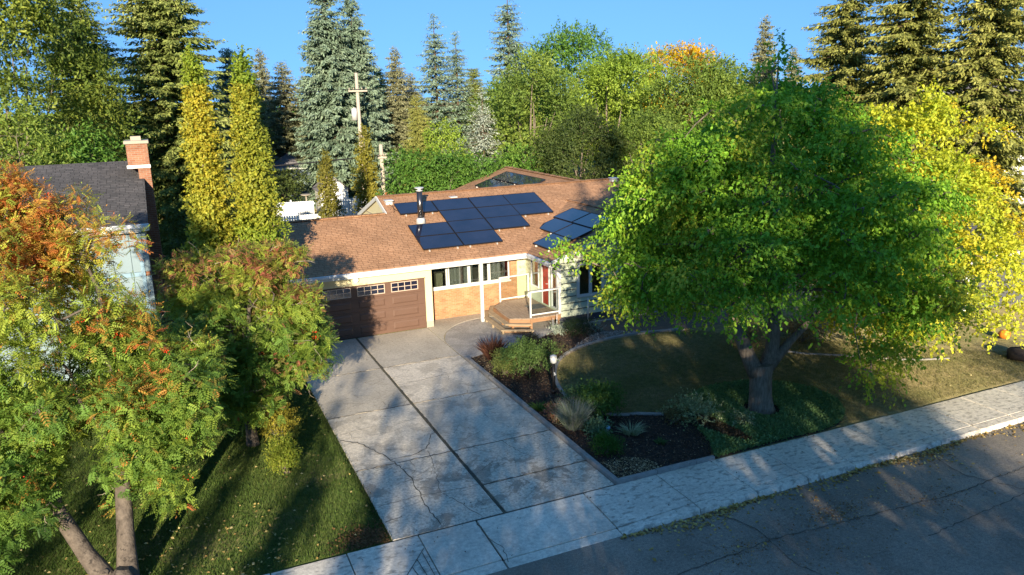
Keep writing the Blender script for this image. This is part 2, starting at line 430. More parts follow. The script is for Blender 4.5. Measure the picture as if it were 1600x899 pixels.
def asphalt_mat():
    m, nt, out = new_mat('worn_asphalt'); L = nt.links
    ge = N(nt, 'ShaderNodeNewGeometry'); co = ge.outputs['Position']
    n1 = N(nt, 'ShaderNodeTexNoise', Scale=0.35, Detail=7.0, Roughness=0.65, Distortion=0.3); L.new(co, n1.inputs['Vector'])
    n2 = N(nt, 'ShaderNodeTexNoise', Scale=70.0, Detail=3.0, Roughness=0.8); L.new(co, n2.inputs['Vector'])
    c = ramp(nt, n1.outputs['Fac'], [(0.3, (0.155, 0.135, 0.112)), (0.5, (0.23, 0.20, 0.165)), (0.72, (0.31, 0.27, 0.225))]).outputs['Color']
    sp = ramp(nt, n2.outputs['Fac'], [(0.35, (0.62,) * 3), (0.68, (1.5,) * 3)])
    c = mixc(nt, 1.0, c, sp.outputs['Color'], 'MULTIPLY')
    n7 = N(nt, 'ShaderNodeTexNoise', Scale=14.0, Detail=7.0, Roughness=0.85); L.new(co, n7.inputs['Vector'])
    r7 = ramp(nt, n7.outputs['Fac'], [(0.32, (0.55, 0.55, 0.56)), (0.68, (1.35, 1.33, 1.3))])
    c = mixc(nt, 1.0, c, r7.outputs['Color'], 'MULTIPLY')
    n3 = N(nt, 'ShaderNodeTexNoise', Scale=1.1, Detail=6.0, Roughness=0.7, Distortion=0.8); L.new(co, n3.inputs['Vector'])
    r3 = ramp(nt, n3.outputs['Fac'], [(0.62, (0, 0, 0)), (0.72, (0.8,) * 3)])
    c = mixc(nt, r3.outputs['Color'], c, (0.055, 0.052, 0.052))
    n4 = N(nt, 'ShaderNodeTexNoise', Scale=0.8, Detail=8.0, Roughness=0.75); n4.noise_dimensions = '4D'; n4.inputs['W'].default_value = 3.3
    L.new(co, n4.inputs['Vector'])
    r4 = ramp(nt, n4.outputs['Fac'], [(0.6, (0, 0, 0)), (0.75, (0.55,) * 3)])
    c = mixc(nt, r4.outputs['Color'], c, (0.20, 0.12, 0.075))
    b = N(nt, 'ShaderNodeBsdfPrincipled', Roughness=0.8); b.inputs['Specular IOR Level'].default_value = 0.35
    L.new(c, b.inputs['Base Color'])
    bp = N(nt, 'ShaderNodeBump', Strength=0.5, Distance=0.01); L.new(n2.outputs['Fac'], bp.inputs['Height']); L.new(bp.outputs['Normal'], b.inputs['Normal'])
    L.new(b.outputs['BSDF'], out.inputs['Surface'])
    return m
M['asphalt'] = asphalt_mat()

def lawn_mat():
    m, nt, out = new_mat('lawn_turf'); L = nt.links
    ge = N(nt, 'ShaderNodeNewGeometry'); co = ge.outputs['Position']
    sp = N(nt, 'ShaderNodeSeparateXYZ'); L.new(co, sp.inputs[0])
    n1 = N(nt, 'ShaderNodeTexNoise', Scale=0.5, Detail=6.0, Roughness=0.65); L.new(co, n1.inputs['Vector'])
    n2 = N(nt, 'ShaderNodeTexNoise', Scale=38.0, Detail=4.0, Roughness=0.8); L.new(co, n2.inputs['Vector'])
    g = ramp(nt, n1.outputs['Fac'], [(0.3, (0.05, 0.085, 0.025)), (0.55, (0.085, 0.115, 0.035)), (0.75, (0.17, 0.15, 0.075))]).outputs['Color']
    br = ramp(nt, n1.outputs['Fac'], [(0.3, (0.14, 0.15, 0.06)), (0.5, (0.23, 0.205, 0.10)), (0.75, (0.31, 0.25, 0.14))]).outputs['Color']
    mr = N(nt, 'ShaderNodeMapRange'); mr.inputs['From Min'].default_value = -4; mr.inputs['From Max'].default_value = 1
    L.new(sp.outputs[0], mr.inputs['Value'])
    c = mixc(nt, mr.outputs[0], g, br)
    n8 = N(nt, 'ShaderNodeTexNoise', Scale=4.5, Detail=6.0, Roughness=0.75); L.new(co, n8.inputs['Vector'])
    s8 = ramp(nt, n8.outputs['Fac'], [(0.32, (0.6,) * 3), (0.68, (1.4, 1.35, 1.3))])
    c = mixc(nt, 1.0, c, s8.outputs['Color'], 'MULTIPLY')
    s = ramp(nt, n2.outputs['Fac'], [(0.3, (0.55,) * 3), (0.7, (1.5,) * 3)])
    c = mixc(nt, 1.0, c, s.outputs['Color'], 'MULTIPLY')
    b = N(nt, 'ShaderNodeBsdfPrincipled', Roughness=1.0); b.inputs['Specular IOR Level'].default_value = 0.05
    L.new(c, b.inputs['Base Color'])
    bp = N(nt, 'ShaderNodeBump', Strength=1.0, Distance=0.04); L.new(n2.outputs['Fac'], bp.inputs['Height']); L.new(bp.outputs['Normal'], b.inputs['Normal'])
    L.new(b.outputs['BSDF'], out.inputs['Surface'])
    return m
M['lawn'] = lawn_mat()

# ------------------------------------------------------------------ setting: ground, street, sidewalk, driveway
def strip(name, xs, prof, mat, **kw):
    V, F = [], []
    for x in xs:
        for (y, z) in prof: V.append((x, y, z))
    n = len(prof)
    for i in range(len(xs) - 1):
        for j in range(n - 1): F.append((i * n + j, (i + 1) * n + j, (i + 1) * n + j + 1, i * n + j + 1))
    return obj(name, np_mesh(name, V, F, mat), **kw)
strip('ground', [-700, 700], [(-700, -.03), (-31.0, -.03), (-30.9, -.3), (-15.12, -.3), (-15.06, -.03), (700, -.03)], M['lawn'], kind='structure')
strip('street', [-400, 400], [(-30.0, -.15), (-24, -.10), (-16.6, -.145)], M['asphalt'], kind='structure')

# sidewalk: every slab its own piece with an eased outline
walk = thing('sidewalk', 'pale concrete sidewalk slabs along the street edge', 'sidewalk'); del walk['category']; del walk['label']; walk['kind'] = 'structure'
rng = random.Random(5)
def curb_z(x):            # height of the curb top: drops across the driveway
    if x >= 1.2: return 0.0
    if x <= -0.9 and x >= -5.1: return -0.115
    if x > -0.9: return -0.115 + (x + 0.9) / 2.1 * 0.115
    if x < -6.7: return 0.0
    return -0.115 + (-5.1 - x) / 1.6 * 0.115
joints = [-0.9, 1.2, 2.9] + [2.9 + 1.585 * k for k in range(1, 30)]
left = [-5.1, -6.7] + [-6.7 - 1.585 * k for k in range(1, 16)]
spans = list(zip(joints[:-1], joints[1:])) + [(b, a) for a, b in zip(left[:-1], left[1:])]
def walk_slab(x0, x1, mat, label=None):
    g = 0.012; dz = rng.uniform(-.006, .006)
    za, zb = curb_z(x0 + .01), curb_z(x1 - .01)
    b = MB()
    P = [(x0 + g, -15.08, dz), (x1 - g, -15.08, dz), (x1 - g, -16.62, min(0, zb) * .75 + dz), (x0 + g, -16.62, za * .75 + dz)]
    b.poly([(p[0], p[1], -.13) for p in P] + P, [(0, 1, 2, 3), (7, 6, 5, 4), (0, 4, 5, 1), (1, 5, 6, 2), (2, 6, 7, 3), (3, 7, 4, 0)])
    o = b.build('slab', mat, walk); bevel(o, 0.008)
    c = MB()
    Q = [(x0 + g, -16.635, za * .85 + dz - .002), (x1 - g, -16.635, zb * .85 + dz - .002), (x1 - g, -16.90, zb + dz - .012), (x0 + g, -16.90, za + dz - .012)]
    R_ = [(x0 + g, -16.635, -.25), (x1 - g, -16.635, -.25), (x1 - g, -16.97, -.25), (x0 + g, -16.97, -.25)]
    c.poly(R_ + Q, [(0, 1, 2, 3), (7, 6, 5, 4), (0, 4, 5, 1), (1, 5, 6, 2), (2, 6, 7, 3), (3, 7, 4, 0)])
    o = c.build('curb', mat, walk); bevel(o, 0.02, 2)
for x0, x1 in spans: walk_slab(x0, x1, M['conc_walk'])
for x0, x1 in ((-5.1, -3.72), (-3.70, -0.9)): walk_slab(x0, x1, M['conc_apron'])
sc = MB()                                                  # scored lines of the flare beside the driveway
for k in range(4):
    sc.beam((-5.22 - .17 * k, -15.75 - .2 * k, -.004 - .012 * k), (-5.22 - .13 * k, -16.85, -.05), .012, .008)
sc.beam((-5.14, -15.62, .003), (-5.95, -16.62, -.035), .012, .008)
sc.build('scored_line', M['crack'], walk)

drive = thing('driveway', '', ''); 
for k in ('label', 'category'):
    if k in drive: del drive[k]
drive['kind'] = 'structure'
ys_l = [-0.02, -4.0, -7.7, -11.45, -15.04]; ys_r = [-0.02, -4.0, -7.7, -11.45, -13.58, -15.04]
def slab(x0, x1, y1, y0, mat, cut=None):
    g = .017; dz = rng.uniform(-.006, .005)
    b = MB(); b.box(x0 + g, x1 - g, y0 + g, y1 - g, -.12, dz)
    o = b.build('slab', mat, drive); bevel(o, .008)
for i in range(4): slab(-5.68, -3.0, ys_l[i], ys_l[i + 1], [M['conc_smooth'], M['conc_smooth'], M['conc'], M['conc_scaled']][i])
for i in range(5): slab(-2.94, 0.03, ys_r[i], ys_r[i + 1], [M['conc_smooth'], M['conc'], M['conc'], M['conc_scaled'], M['conc_scaled']][i])
b = MB(); b.box(-3.0, -2.94, -15.04, -0.05, -.05, -.008); b.build('joint_moss', M['moss'], drive)
for y in ys_r[1:]: MB().box(-2.94, .03, y - .018, y + .018, -.1, -.012).build('joint_filler', M['crack'], drive)
for y in ys_l[1:]: MB().box(-5.68, -3.0, y - .018, y + .018, -.1, -.012).build('joint_filler', M['crack'], drive)
def wiggle(pts, r, step=.12, amp=.03):
    out = []
    for a, c in zip(pts[:-1], pts[1:]):
        a = np.array(a); c = np.array(c); n = max(1, int(np.linalg.norm(c - a) / step))
        for k in range(n): out.append(tuple(a + (c - a) * k / n + np.array([r.uniform(-amp, amp), r.uniform(-amp, amp)])))
    out.append(tuple(pts[-1])); return out
def crack(pts, w, parent, z=.0075):
    P = wiggle(pts, rng); V, F = [], []
    for i, p in enumerate(P):
        q = P[min(i + 1, len(P) - 1)]; q0 = P[max(i - 1, 0)]
        d = np.array(q) - np.array(q0); d /= (np.linalg.norm(d) + 1e-9); n = np.array([-d[1], d[0]])
        ww = w * rng.uniform(.4, 1.2)
        V += [(p[0] + n[0] * ww, p[1] + n[1] * ww, z), (p[0] - n[0] * ww, p[1] - n[1] * ww, z)]
    for i in range(len(P) - 1): F.append((2 * i, 2 * i + 1, 2 * i + 3, 2 * i + 2))
    obj('crack', np_mesh('crack', V, F, M['crack']), parent)
crack([(-5.66, -9.35), (-5.2, -9.75), (-4.72, -10.9), (-4.6, -11.4), (-4.45, -12.3), (-4.5, -13.2), (-4.55, -13.9), (-4.5, -14.9)], .014, drive)
for yy in np.arange(-14.9, -.5, .9): crack([(-2.97, yy), (-2.965, yy + rng.uniform(.4, .95))], rng.uniform(.014, .034), drive, .0065)
for (x0, x1, ys__) in ((-5.66, -3.0, ys_l), (-2.94, .02, ys_r)):
    for y in ys__[1:-1]: crack([(x0, y), ((x0 + x1) / 2, y), (x1, y)], .016, drive, .007)
for k in range(120):
    cx_, cy_ = rng.uniform(-5.5, -.1), rng.uniform(-14.8, -4); crack([(cx_, cy_), (cx_ + rng.uniform(-.8, .8), cy_ + rng.uniform(-.5, .5))], .0045, drive, .0062)
crack([(-4.66, -11.2), (-4.0, -11.2), (-3.6, -11.0), (-3.35, -10.6), (-3.2, -10.2), (-2.98, -10.0)], .012, drive)
crack([(-5.6, -13.47), (-4.5, -13.4), (-3.6, -13.5), (-3.0, -13.54)], .010, drive)
crack([(-5.6, -14.2), (-5.2, -14.15)], .012, drive)
crack([(-4.0, -13.5), (-3.7, -14.4), (-3.5, -15.0)], .008, drive)
crack([(-3.6, -11.1), (-3.7, -12.0), (-4.0, -13.4)], .007, drive)
crack([(-5.6, -9.0), (-4.4, -8.8), (-3.4, -8.9)], .005, drive)
crack([(-2.9, -5.9), (-1.5, -5.75), (0.0, -5.6)], .008, drive)
crack([(-1.5, -11.5), (-1.35, -12.4), (-1.1, -12.8)], .006, drive)
crack([(-3.72, -15.1), (-3.75, -15.8), (-3.6, -16.4), (-3.71, -16.9)], .012, walk, .009)

st_ = bpy.data.objects['street']
for pts in ([(-8, -18.4), (-3, -18.8), (2, -18.5), (7, -18.9), (14, -18.6)], [(1.5, -17.0), (1.9, -18.0), (1.7, -19.4), (2.2, -21)], [(8.5, -17.0), (8.2, -18.3), (8.9, -19.6)], [(5, -19.9), (9, -19.6), (12, -19.9)]):
    crack(pts, .012, st_, -.118 if len(pts) != 9 else -.1)
patio = thing('patio', '', '')
for k in ('label', 'category'):
    if k in patio: del patio[k]
patio['kind'] = 'structure'
arc = [(0.05 + 2.55 * (1 - math.cos(t)), -2.75 + 2.95 * math.sin(t)) for t in np.linspace(0, math.pi / 2, 14)]
inner = [(0.05, -4.52), (1.0, -4.25), (2.0, -4.0), (3.0, -3.75), (4.0, -3.3), (5.2, -2.75), (5.2, 0.2)] + [(2.62, 0.2)] + arc[::-1][1:]
b = MB(); b.prism(inner, -.12, .0); bevel(b.build('aggregate_slab', M['conc_dark'], patio), .008)
outer = [(0.05, .88)] + [(x - .015, y + .02) for x, y in arc] + [(2.62, .215), (5.05, .215), (5.05, .88)]
b = MB(); b.prism(outer, -.12, .006); bevel(b.build('border_slab', M['conc_light'], patio), .008)

# planting bed, gravel and edging
curve = [(2.9, -11.62), (2.2, -11.35), (1.75, -10.6), (1.62, -9.6), (1.79, -8.6), (2.1, -7.72), (2.5, -6.95), (2.95, -6.3), (3.55, -5.75), (4.25, -5.33), (5.2, -5.02), (6.2, -4.88), (7.6, -4.9), (9.2, -5.3)]
bed = [(0.16, -4.5), (0.16, -14.93), (3.0, -14.98), (3.45, -14.4), (3.95, -12.9), (3.6, -12.0)] + curve[:11] + [(5.6, -3.4), (5.2, -2.75), (4.0, -3.28), (3.0, -3.73), (2.0, -3.98), (1.0, -4.23)]
b = MB(); b.prism(bed, -.1, -.012); b.build('planting_bed', M['soil'], kind='structure')
side = [(5.2, -2.75), (5.6, -3.4), (5.2, -5.0), (6.2, -4.86), (7.6, -4.88), (9.2, -5.2), (13, -5.5), (13, -2.3), (5.2, -2.3)]
M['drysoil'] = surf('dry_soil', (0.13, 0.10, 0.075), 0.98, 0.4, 4, 0.7, 60)
b = MB(); b.prism(side, -.1, -.02); b.build('bare_soil', M['drysoil'], kind='structure')
edge = thing('garden_edging', 'low grey concrete edging curving around the mulch bed and lawn', 'edging')
def edge_run(pts, w=.13, h=.10, seglen=1.1):
    P = [Vector((x, y, 0)) for x, y in pts]
    dense = []
    for a, c in zip(P[:-1], P[1:]):
        n = max(1, int((c - a).length / .12))
        dense += [a.lerp(c, k / n) for k in range(n)]
    dense.append(P[-1]); cur = [dense[0]]; ln = 0
    def flush(cur):
        if len(cur) < 2: return
        lft, rgt = [], []
        for i, p in enumerate(cur):
            d = (cur[min(i + 1, len(cur) - 1)] - cur[max(i - 1, 0)]).normalized(); n = Vector((-d.y, d.x, 0)) * w / 2
            lft.append((p + n)[:2]); rgt.append((p - n)[:2])
        hh = h + rng.uniform(-.008, .008)
        b = MB(); V = []; 
        for (lx, ly), (rx, ry) in zip(lft, rgt): V += [(lx, ly, -.1), (rx, ry, -.1), (rx, ry, hh), (lx, ly, hh)]
        F = [(0, 1, 2, 3), tuple(4 * (len(cur) - 1) + k for k in (3, 2, 1, 0))]
        for i in range(len(cur) - 1):
            for k in range(4): F.append((4 * i + k, 4 * i + 4 + k, 4 * i + 4 + (k + 1) % 4, 4 * i + (k + 1) % 4))
        b.poly(V, F); bevel(b.build('edging_block', M['edging'], edge), .012)
    for a in dense[1:]:
        ln += (a - cur[-1]).length; cur.append(a)
        if ln > seglen: 
            flush(cur); d = (a - cur[-2]).normalized(); cur = [a + d * .012]; ln = 0
    flush(cur)
def smooth_curve(pts, n=5):
    out = []
    for i in range(len(pts) - 1):
        p0 = Vector(pts[max(i - 1, 0)]); p1 = Vector(pts[i]); p2 = Vector(pts[i + 1]); p3 = Vector(pts[min(i + 2, len(pts) - 1)])
        for k in range(n):
            t = k / n
            out.append(tuple(0.5 * ((2 * p1) + (-p0 + p2) * t + (2 * p0 - 5 * p1 + 4 * p2 - p3) * t * t + (-p0 + 3 * p1 - 3 * p2 + p3) * t ** 3)))
    out.append(tuple(pts[-1])); return out
edge_run([(0.10, -4.55), (0.10, -15.0)]); edge_run([(0.05, -15.0), (3.05, -15.03)], w=.11)
edge_run([(3.55, -12.02)] + smooth_curve(curve), w=.12, h=.05, seglen=.9)
edge_run([(5.3, -2.62), (7.5, -2.62), (12, -2.62)], w=.10, h=.03)
edge_run(smooth_curve([(10.6, -8.6), (11.1, -9.6), (12.5, -10.7), (13.7, -11.8), (15.3, -12.5)]), w=.09, h=.02)

# ------------------------------------------------------------------ foliage generators
def vnoise(P, s, seed):
    r = np.random.RandomState(seed); out = np.zeros(len(P))
    for _ in range(4):
        k = r.normal(size=3) * s; out += np.sin(P @ k + r.uniform(0, 6.28))
    return out / 4 * 0.5 + 0.5
def lerp_pal(pal, t):
    pal = np.array(pal, float); t = np.clip(t, 0, .9999) * (len(pal) - 1); i = t.astype(int); f = (t - i)[:, None]
    return pal[i] * (1 - f) + pal[i + 1] * f
def unit(a): return a / (np.linalg.norm(a, axis=1, keepdims=True) + 1e-9)
def diamonds(B, D, S, L, W, fold=0.0):
    """leaf quads: base B, direction D, side S (unit), lengths L, widths W -> V,F (two triangles, folded)"""
    n = len(B); U = np.cross(S, D)
    mid = B + D * (L * .45)[:, None]
    V = np.empty((n, 4, 3)); V[:, 0] = B; V[:, 2] = B + D * L[:, None]
    off = U * (W * fold)[:, None]
    V[:, 1] = mid + S * W[:, None] * .5 + off; V[:, 3] = mid - S * W[:, None] * .5 + off
    i = np.arange(n)[:, None] * 4
    F = np.concatenate([i + np.array([[0, 1, 2]]), i + np.array([[0, 2, 3]])], axis=1).reshape(-1, 3)
    return V.reshape(-1, 3), F
def leaves(clumps, n, L, W, pal, seed, k=8, tl=.45, droop=.35, upb=.35, shell=.55, jit=.35, patch=.6, fold=.18, flat=1.0, facing=0.6):
    """clumps (m,6): centre, radii.  twigs spring from each clump; leaves sit along the twigs"""
    r = np.random.RandomState(seed); C = np.asarray(clumps, float)
    w = (C[:, 3] * C[:, 4] + C[:, 4] * C[:, 5] + C[:, 3] * C[:, 5]); w /= w.sum()
    T = n // k; ci = r.choice(len(C), T, p=w)
    d = unit(r.normal(size=(T, 3)) + np.array([0, 0, upb])); rad = (shell + (1 - shell) * r.uniform(size=T) ** .5)[:, None]
    base = C[ci, :3] + d * C[ci, 3:] * rad
    tw = unit(d * np.array([1, 1, flat]) + r.normal(size=(T, 3)) * .45 + np.array([0, 0, -droop * .6]))
    ts = np.repeat(np.linspace(0.0, 1, k)[None], T, 0) + r.uniform(-.05, .05, (T, k))
    P = base[:, None] + tw[:, None] * (ts * tl * r.uniform(.6, 1.3, (T, 1)))[..., None]
    P[..., 2] -= (ts ** 2) * droop * tl * .6
    P = P.reshape(-1, 3); tw2 = np.repeat(tw, k, 0)
    D = unit(tw2 * .6 + r.normal(size=P.shape) * .7 + np.array([0, 0, -droop]))
    Nn = unit(np.repeat(d, k, 0) * facing + np.array([0, 0, .7]) + r.normal(size=P.shape) * jit)
    S = unit(np.cross(D, Nn))
    Ls = L * r.uniform(.5, 1.4, len(P)); Ws = W * r.uniform(.6, 1.3, len(P))
    V, F = diamonds(P, D, S, Ls, Ws, fold)
    t = patch * np.repeat(vnoise(base, .9, seed + 7), k) + (1 - patch) * r.uniform(size=len(P)) + np.repeat(r.normal(size=T) * .08, k)
    c = lerp_pal(pal, t) * r.uniform(.75, 1.2, (len(P), 1))
    return V, F, np.repeat(c, 2, 0), P
def compound(clumps, n, L, pal, seed, droop=.5, k=5, tl=.5, patch=.65, palfn=None):
    """pinnate leaves (mountain ash): a row of narrow leaflets each side of the stalk, in rosettes"""
    r = np.random.RandomState(seed); C = np.asarray(clumps, float)
    w = (C[:, 3] * C[:, 4]) ** 1.1; w /= w.sum()
    T = n // k; ci = r.choice(len(C), T, p=w)
    d = unit(r.normal(size=(T, 3)) + np.array([0, 0, .45]))
    base = C[ci, :3] + d * C[ci, 3:] * (.45 + .55 * r.uniform(size=T) ** .5)[:, None]
    ax = np.repeat(unit(d + np.array([0, 0, .3])), k, 0); B = np.repeat(base, k, 0) + ax * r.uniform(0, .12, (T * k, 1))
    D = unit(ax * .35 + r.normal(size=B.shape) * .8 + np.array([0, 0, -.1]))
    Nn = unit(ax * .6 + np.array([0, 0, .8]) + r.normal(size=B.shape) * .25)
    S = unit(np.cross(D, Nn)); U = np.cross(S, D)
    Ln = L * r.uniform(.65, 1.25, len(B))
    Vs, Fs, off = [], [], 0
    steps = [(.24, 1), (.41, 1), (.58, 1), (.75, 1), (.91, 1)]
    for (q, s_) in steps:
        for sg in (1, -1):
            p = B + D * (Ln * q)[:, None] - U * (droop * .28 * Ln * q * q)[:, None] - np.array([0, 0, 1]) * (droop * .35 * Ln * q * q)[:, None]
            dd = unit(S * sg + D * .55 + np.array([0, 0, -.22]))
            ll = Ln * (.30 if .2 < q < .9 else .22)
            V, F = diamonds(p, dd, unit(np.cross(dd, Nn)), ll, ll * .46, .1)
            Vs.append(V); Fs.append(F + off); off += len(V)
    p = B + D * (Ln * .95)[:, None] - np.array([0, 0, 1]) * (droop * .35 * Ln)[:, None]
    V, F = diamonds(p, D, S, Ln * .28, Ln * .1, .1); Vs.append(V); Fs.append(F + off)
    t = patch * np.repeat(vnoise(base, .8, seed + 3), k) + (1 - patch) * np.repeat(r.uniform(size=T), k)
    c = (palfn(B, t, r) if palfn else lerp_pal(pal, t)) * r.uniform(.75, 1.2, (len(B), 1))
    return np.concatenate(Vs), np.concatenate(Fs), np.tile(np.repeat(c, 2, 0), (11, 1)), B

def ellipsoid_clumps(cx, cy, cz, R, Rz, n, cr, seed, shell=.6, profile=None, flat=.75):
    r = np.random.RandomState(seed); d = unit(r.normal(size=(n, 3)) + np.array([0, 0, .15]))
    q = (shell + (1 - shell) * r.uniform(size=n))[:, None]
    c = np.array([cx, cy, cz]) + d * np.array([R - cr * .6, R - cr * .6, Rz - cr * .5]) * q
    s = cr * r.uniform(.6, 1.3, (n, 1))
    return np.concatenate([c, s, s, s * flat], 1)

def limbs(b, base, fork_z, top, clumps, r0, seed, nl=6, tips=True, spread=.55, mains=None, twigr=.012):
    """trunk + main limbs + a branch to every clump, into mesh builder b"""
    r = random.Random(seed); base = Vector(base); C = np.asarray(clumps)
    cen = Vector(C[:, :3].mean(0)); fork = Vector((base.x + r.uniform(-.1, .1), base.y + r.uniform(-.1, .1), fork_z))
    h = max(.2, fork_z - base.z)
    b.tube([base + Vector((0, 0, -.15)), base + Vector((0, 0, .06 * h)), base.lerp(fork, .35), base.lerp(fork, .7), fork], [r0 * 1.55, r0 * 1.2, r0, r0 * .93, r0 * .9], 10)
    ends = []
    if mains is None:
        mains = []
        for i in range(nl):
            a = 2 * math.pi * (i + r.uniform(-.25, .25)) / nl
            R = max(C[:, 0].max() - C[:, 0].min(), 1) * .5
            mains.append(Vector((cen.x + math.cos(a) * R * spread * r.uniform(.6, 1.1), cen.y + math.sin(a) * R * spread * r.uniform(.6, 1.1), fork_z + (top - fork_z) * r.uniform(.45, .8))))
        mains.append(Vector((cen.x, cen.y, top - .4)))
    nodes = []
    for m in mains:
        m = Vector(m); pts = []; rad = []
        mid = fork.lerp(m, .5) + Vector((r.uniform(-.3, .3), r.uniform(-.3, .3), r.uniform(-.1, .5))) * min(1, (m - fork).length * .25)
        for k in range(7):
            t = k / 6; p = fork.lerp(mid, t).lerp(mid.lerp(m, t), t)
            pts.append(p); rad.append(r0 * .6 * (1 - t) ** .9 + max(.018, r0 * .08)); nodes.append((p, rad[-1]))
        b.tube(pts, rad, 7)
    for c in C:
        c = Vector(c[:3]); n, nr = min(nodes, key=lambda q: (q[0] - c).length + (0.6 if q[0].z > c.z else 0))
        if (c - n).length < .15: continue
        mid = n.lerp(c, .5) + Vector((r.uniform(-.15, .15), r.uniform(-.15, .15), r.uniform(0, .3))) * (c - n).length * .5
        r1 = min(nr * .6, .02 + .012 * (c - n).length)
        b.tube([n, n.lerp(mid, .6), mid, mid.lerp(c, .6), c], [r1, r1 * .8, r1 * .65, r1 * .5, twigr * .5], 5)

def broad_tree(name, label, cat, x, y, H, R, pal, seed, n=24000, L=.26, W=.16, zlow=.2, nc=60, cr=None, trunk=.25, group=None, cz=None, leaf_kw=None, barkm=None, shell=.6):
    t = thing(name, label, cat, (x, y, 0), group)
    z0 = H * zlow; cr = cr or R * .34
    cl = ellipsoid_clumps(x, y, (z0 + H) / 2 if cz is None else cz, R, (H - z0) / 2, nc, cr, seed, shell)
    b = MB(); limbs(b, (x, y, -.03), max(z0, H * .18), H * .85, cl[::2], trunk, seed + 1)
    b.build('trunk', barkm or M['bark'], t)
    kw = dict(k=8, tl=L * 3, droop=.3); kw.update(leaf_kw or {})
    V, F, c, _ = leaves(cl, n, L, W, pal, seed + 2, **kw)
    obj('crown', np_mesh('crown', V, F, M['leaf'], c), t)
    return t

# conifers: whorled drooping branches with side sprays
def spruce_mesh(H, R, pal, seed, dens=1.0, whorl=.36, zb=.06, tip=1.0, droop=.32, gap=0.0, card=(.42, .13), power=.85, ragged=.25):
    r = np.random.RandomState(seed); B, D, S, Ls, Ws, T = [], [], [], [], [], []
    br = MB()
    br.tube([(0, 0, -.1), (0, 0, H * .4), (0, 0, H * .97)], [max(.10, H * .013), H * .009, .02], 7)
    z = H * zb
    while z < H * .985:
        f = 1 - z / H; rl = R * (f ** power) * (1 if z > H * .18 else .75 + .25 * z / (H * .18)) + .10
        nb = int(r.randint(6, 9) * (1 if f > .15 else .7)); a0 = r.uniform(0, 6.28)
        for i in range(nb):
            if r.uniform() < gap: continue
            a = a0 + 6.283 * i / nb + r.normal() * .2; ln = rl * r.uniform(1 - ragged, 1 + ragged * .5)
            dr = droop * r.uniform(.6, 1.4) * (0.25 + .75 * f) if f > .1 else -.5
            zz = z + r.uniform(-.15, .15); m = max(4, int(ln / .095 * dens)); s = (np.arange(m) + .6) / m
            hx, hy = math.cos(a), math.sin(a)
            zc = zz - dr * ln * s + dr * .55 * ln * s ** 2.2
            px = hx * ln * s; py = hy * ln * s
            if ln > .8: br.tube([(0, 0, zz), (px[m // 2], py[m // 2], zc[m // 2]), (px[-1], py[-1], zc[-1])], [.012 + .012 * ln, .014, .006], 4, False)
            dirn = np.array([hx, hy, 0]); side = np.array([-hy, hx, 0])
            for sg in (1, -1, 0):
                q = r.uniform(.55, 1.0, m); sl = card[0] * .62 * (.45 + .75 * np.sin(np.pi * np.clip(s * .8 + .2, 0, 1))) * q * min(1.5, .5 + ln * .3)
                pp = np.stack([px, py, zc], 1) + r.normal(size=(m, 3)) * np.array([.09, .09, .07])
                if sg: dd = unit(side[None] * sg * .8 + dirn[None] * .75 + np.array([0, 0, -.35]) + r.normal(size=(m, 3)) * .22)
                else: dd = unit(dirn[None] * .7 + np.array([0, 0, -.65]) + r.normal(size=(m, 3)) * .3)
                ss = unit(np.cross(dd, unit(np.array([0, 0, 1.0]) + r.normal(size=(m, 3)) * .55)))
                B.append(pp); D.append(dd); S.append(ss); Ls.append(sl); Ws.append(sl * .30 + card[1] * .16)
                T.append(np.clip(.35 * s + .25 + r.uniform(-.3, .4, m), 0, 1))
        z += whorl * r.uniform(.75, 1.25) * (.55 + .45 * f)
    # leader
    B = np.concatenate(B); D = np.concatenate(D); S = np.concatenate(S); Ls = np.concatenate(Ls); Ws = np.concatenate(Ws); T = np.concatenate(T)
    V, F = diamonds(B, D, S, Ls, Ws, .12)
    patch = vnoise(B, .7, seed + 5)
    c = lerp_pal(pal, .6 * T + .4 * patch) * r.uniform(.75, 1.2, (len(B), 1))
    return np_mesh('crown', V, F, M['needle'], np.repeat(c, 2, 0)), br.mesh('trunk', M['bark_dark'])

P_BLUE = [(.10, .16, .11), (.19, .27, .19), (.31, .39, .28)]
P_GREEN = [(.09, .13, .035), (.21, .26, .07), (.36, .38, .12)]
P_OLIVE = [(.12, .14, .04), (.25, .27, .07), (.42, .40, .11)]
P_GREY = [(.13, .15, .08), (.23, .24, .13), (.33, .33, .20)]
P_BROWN = [(.09, .07, .035), (.15, .12, .06), (.22, .18, .08)]
P_SILV = [(.20, .25, .20), (.33, .38, .32), (.46, .50, .43)]
def spruce(name, label, x, y, H, R, proto, seed, rz=0, group='conifers standing behind the house', slim=1.0):
    """proto = (crown mesh, trunk mesh, height, radius); meshes are shared"""
    t = thing(name, label, 'tree', (x, y, 0), group)
    for nm, me in (('crown', proto[0]), ('trunk', proto[1])):
        o = bpy.data.objects.new(nm, me); col.objects.link(o); o.parent = t
    t.rotation_euler = (0, 0, rz); t.scale = (R / proto[3], R / proto[3], H / proto[2])
    return t
def proto(H, R, pal, seed, **kw):
    a, b = spruce_mesh(H, R, pal, seed, **kw); return (a, b, H, R)
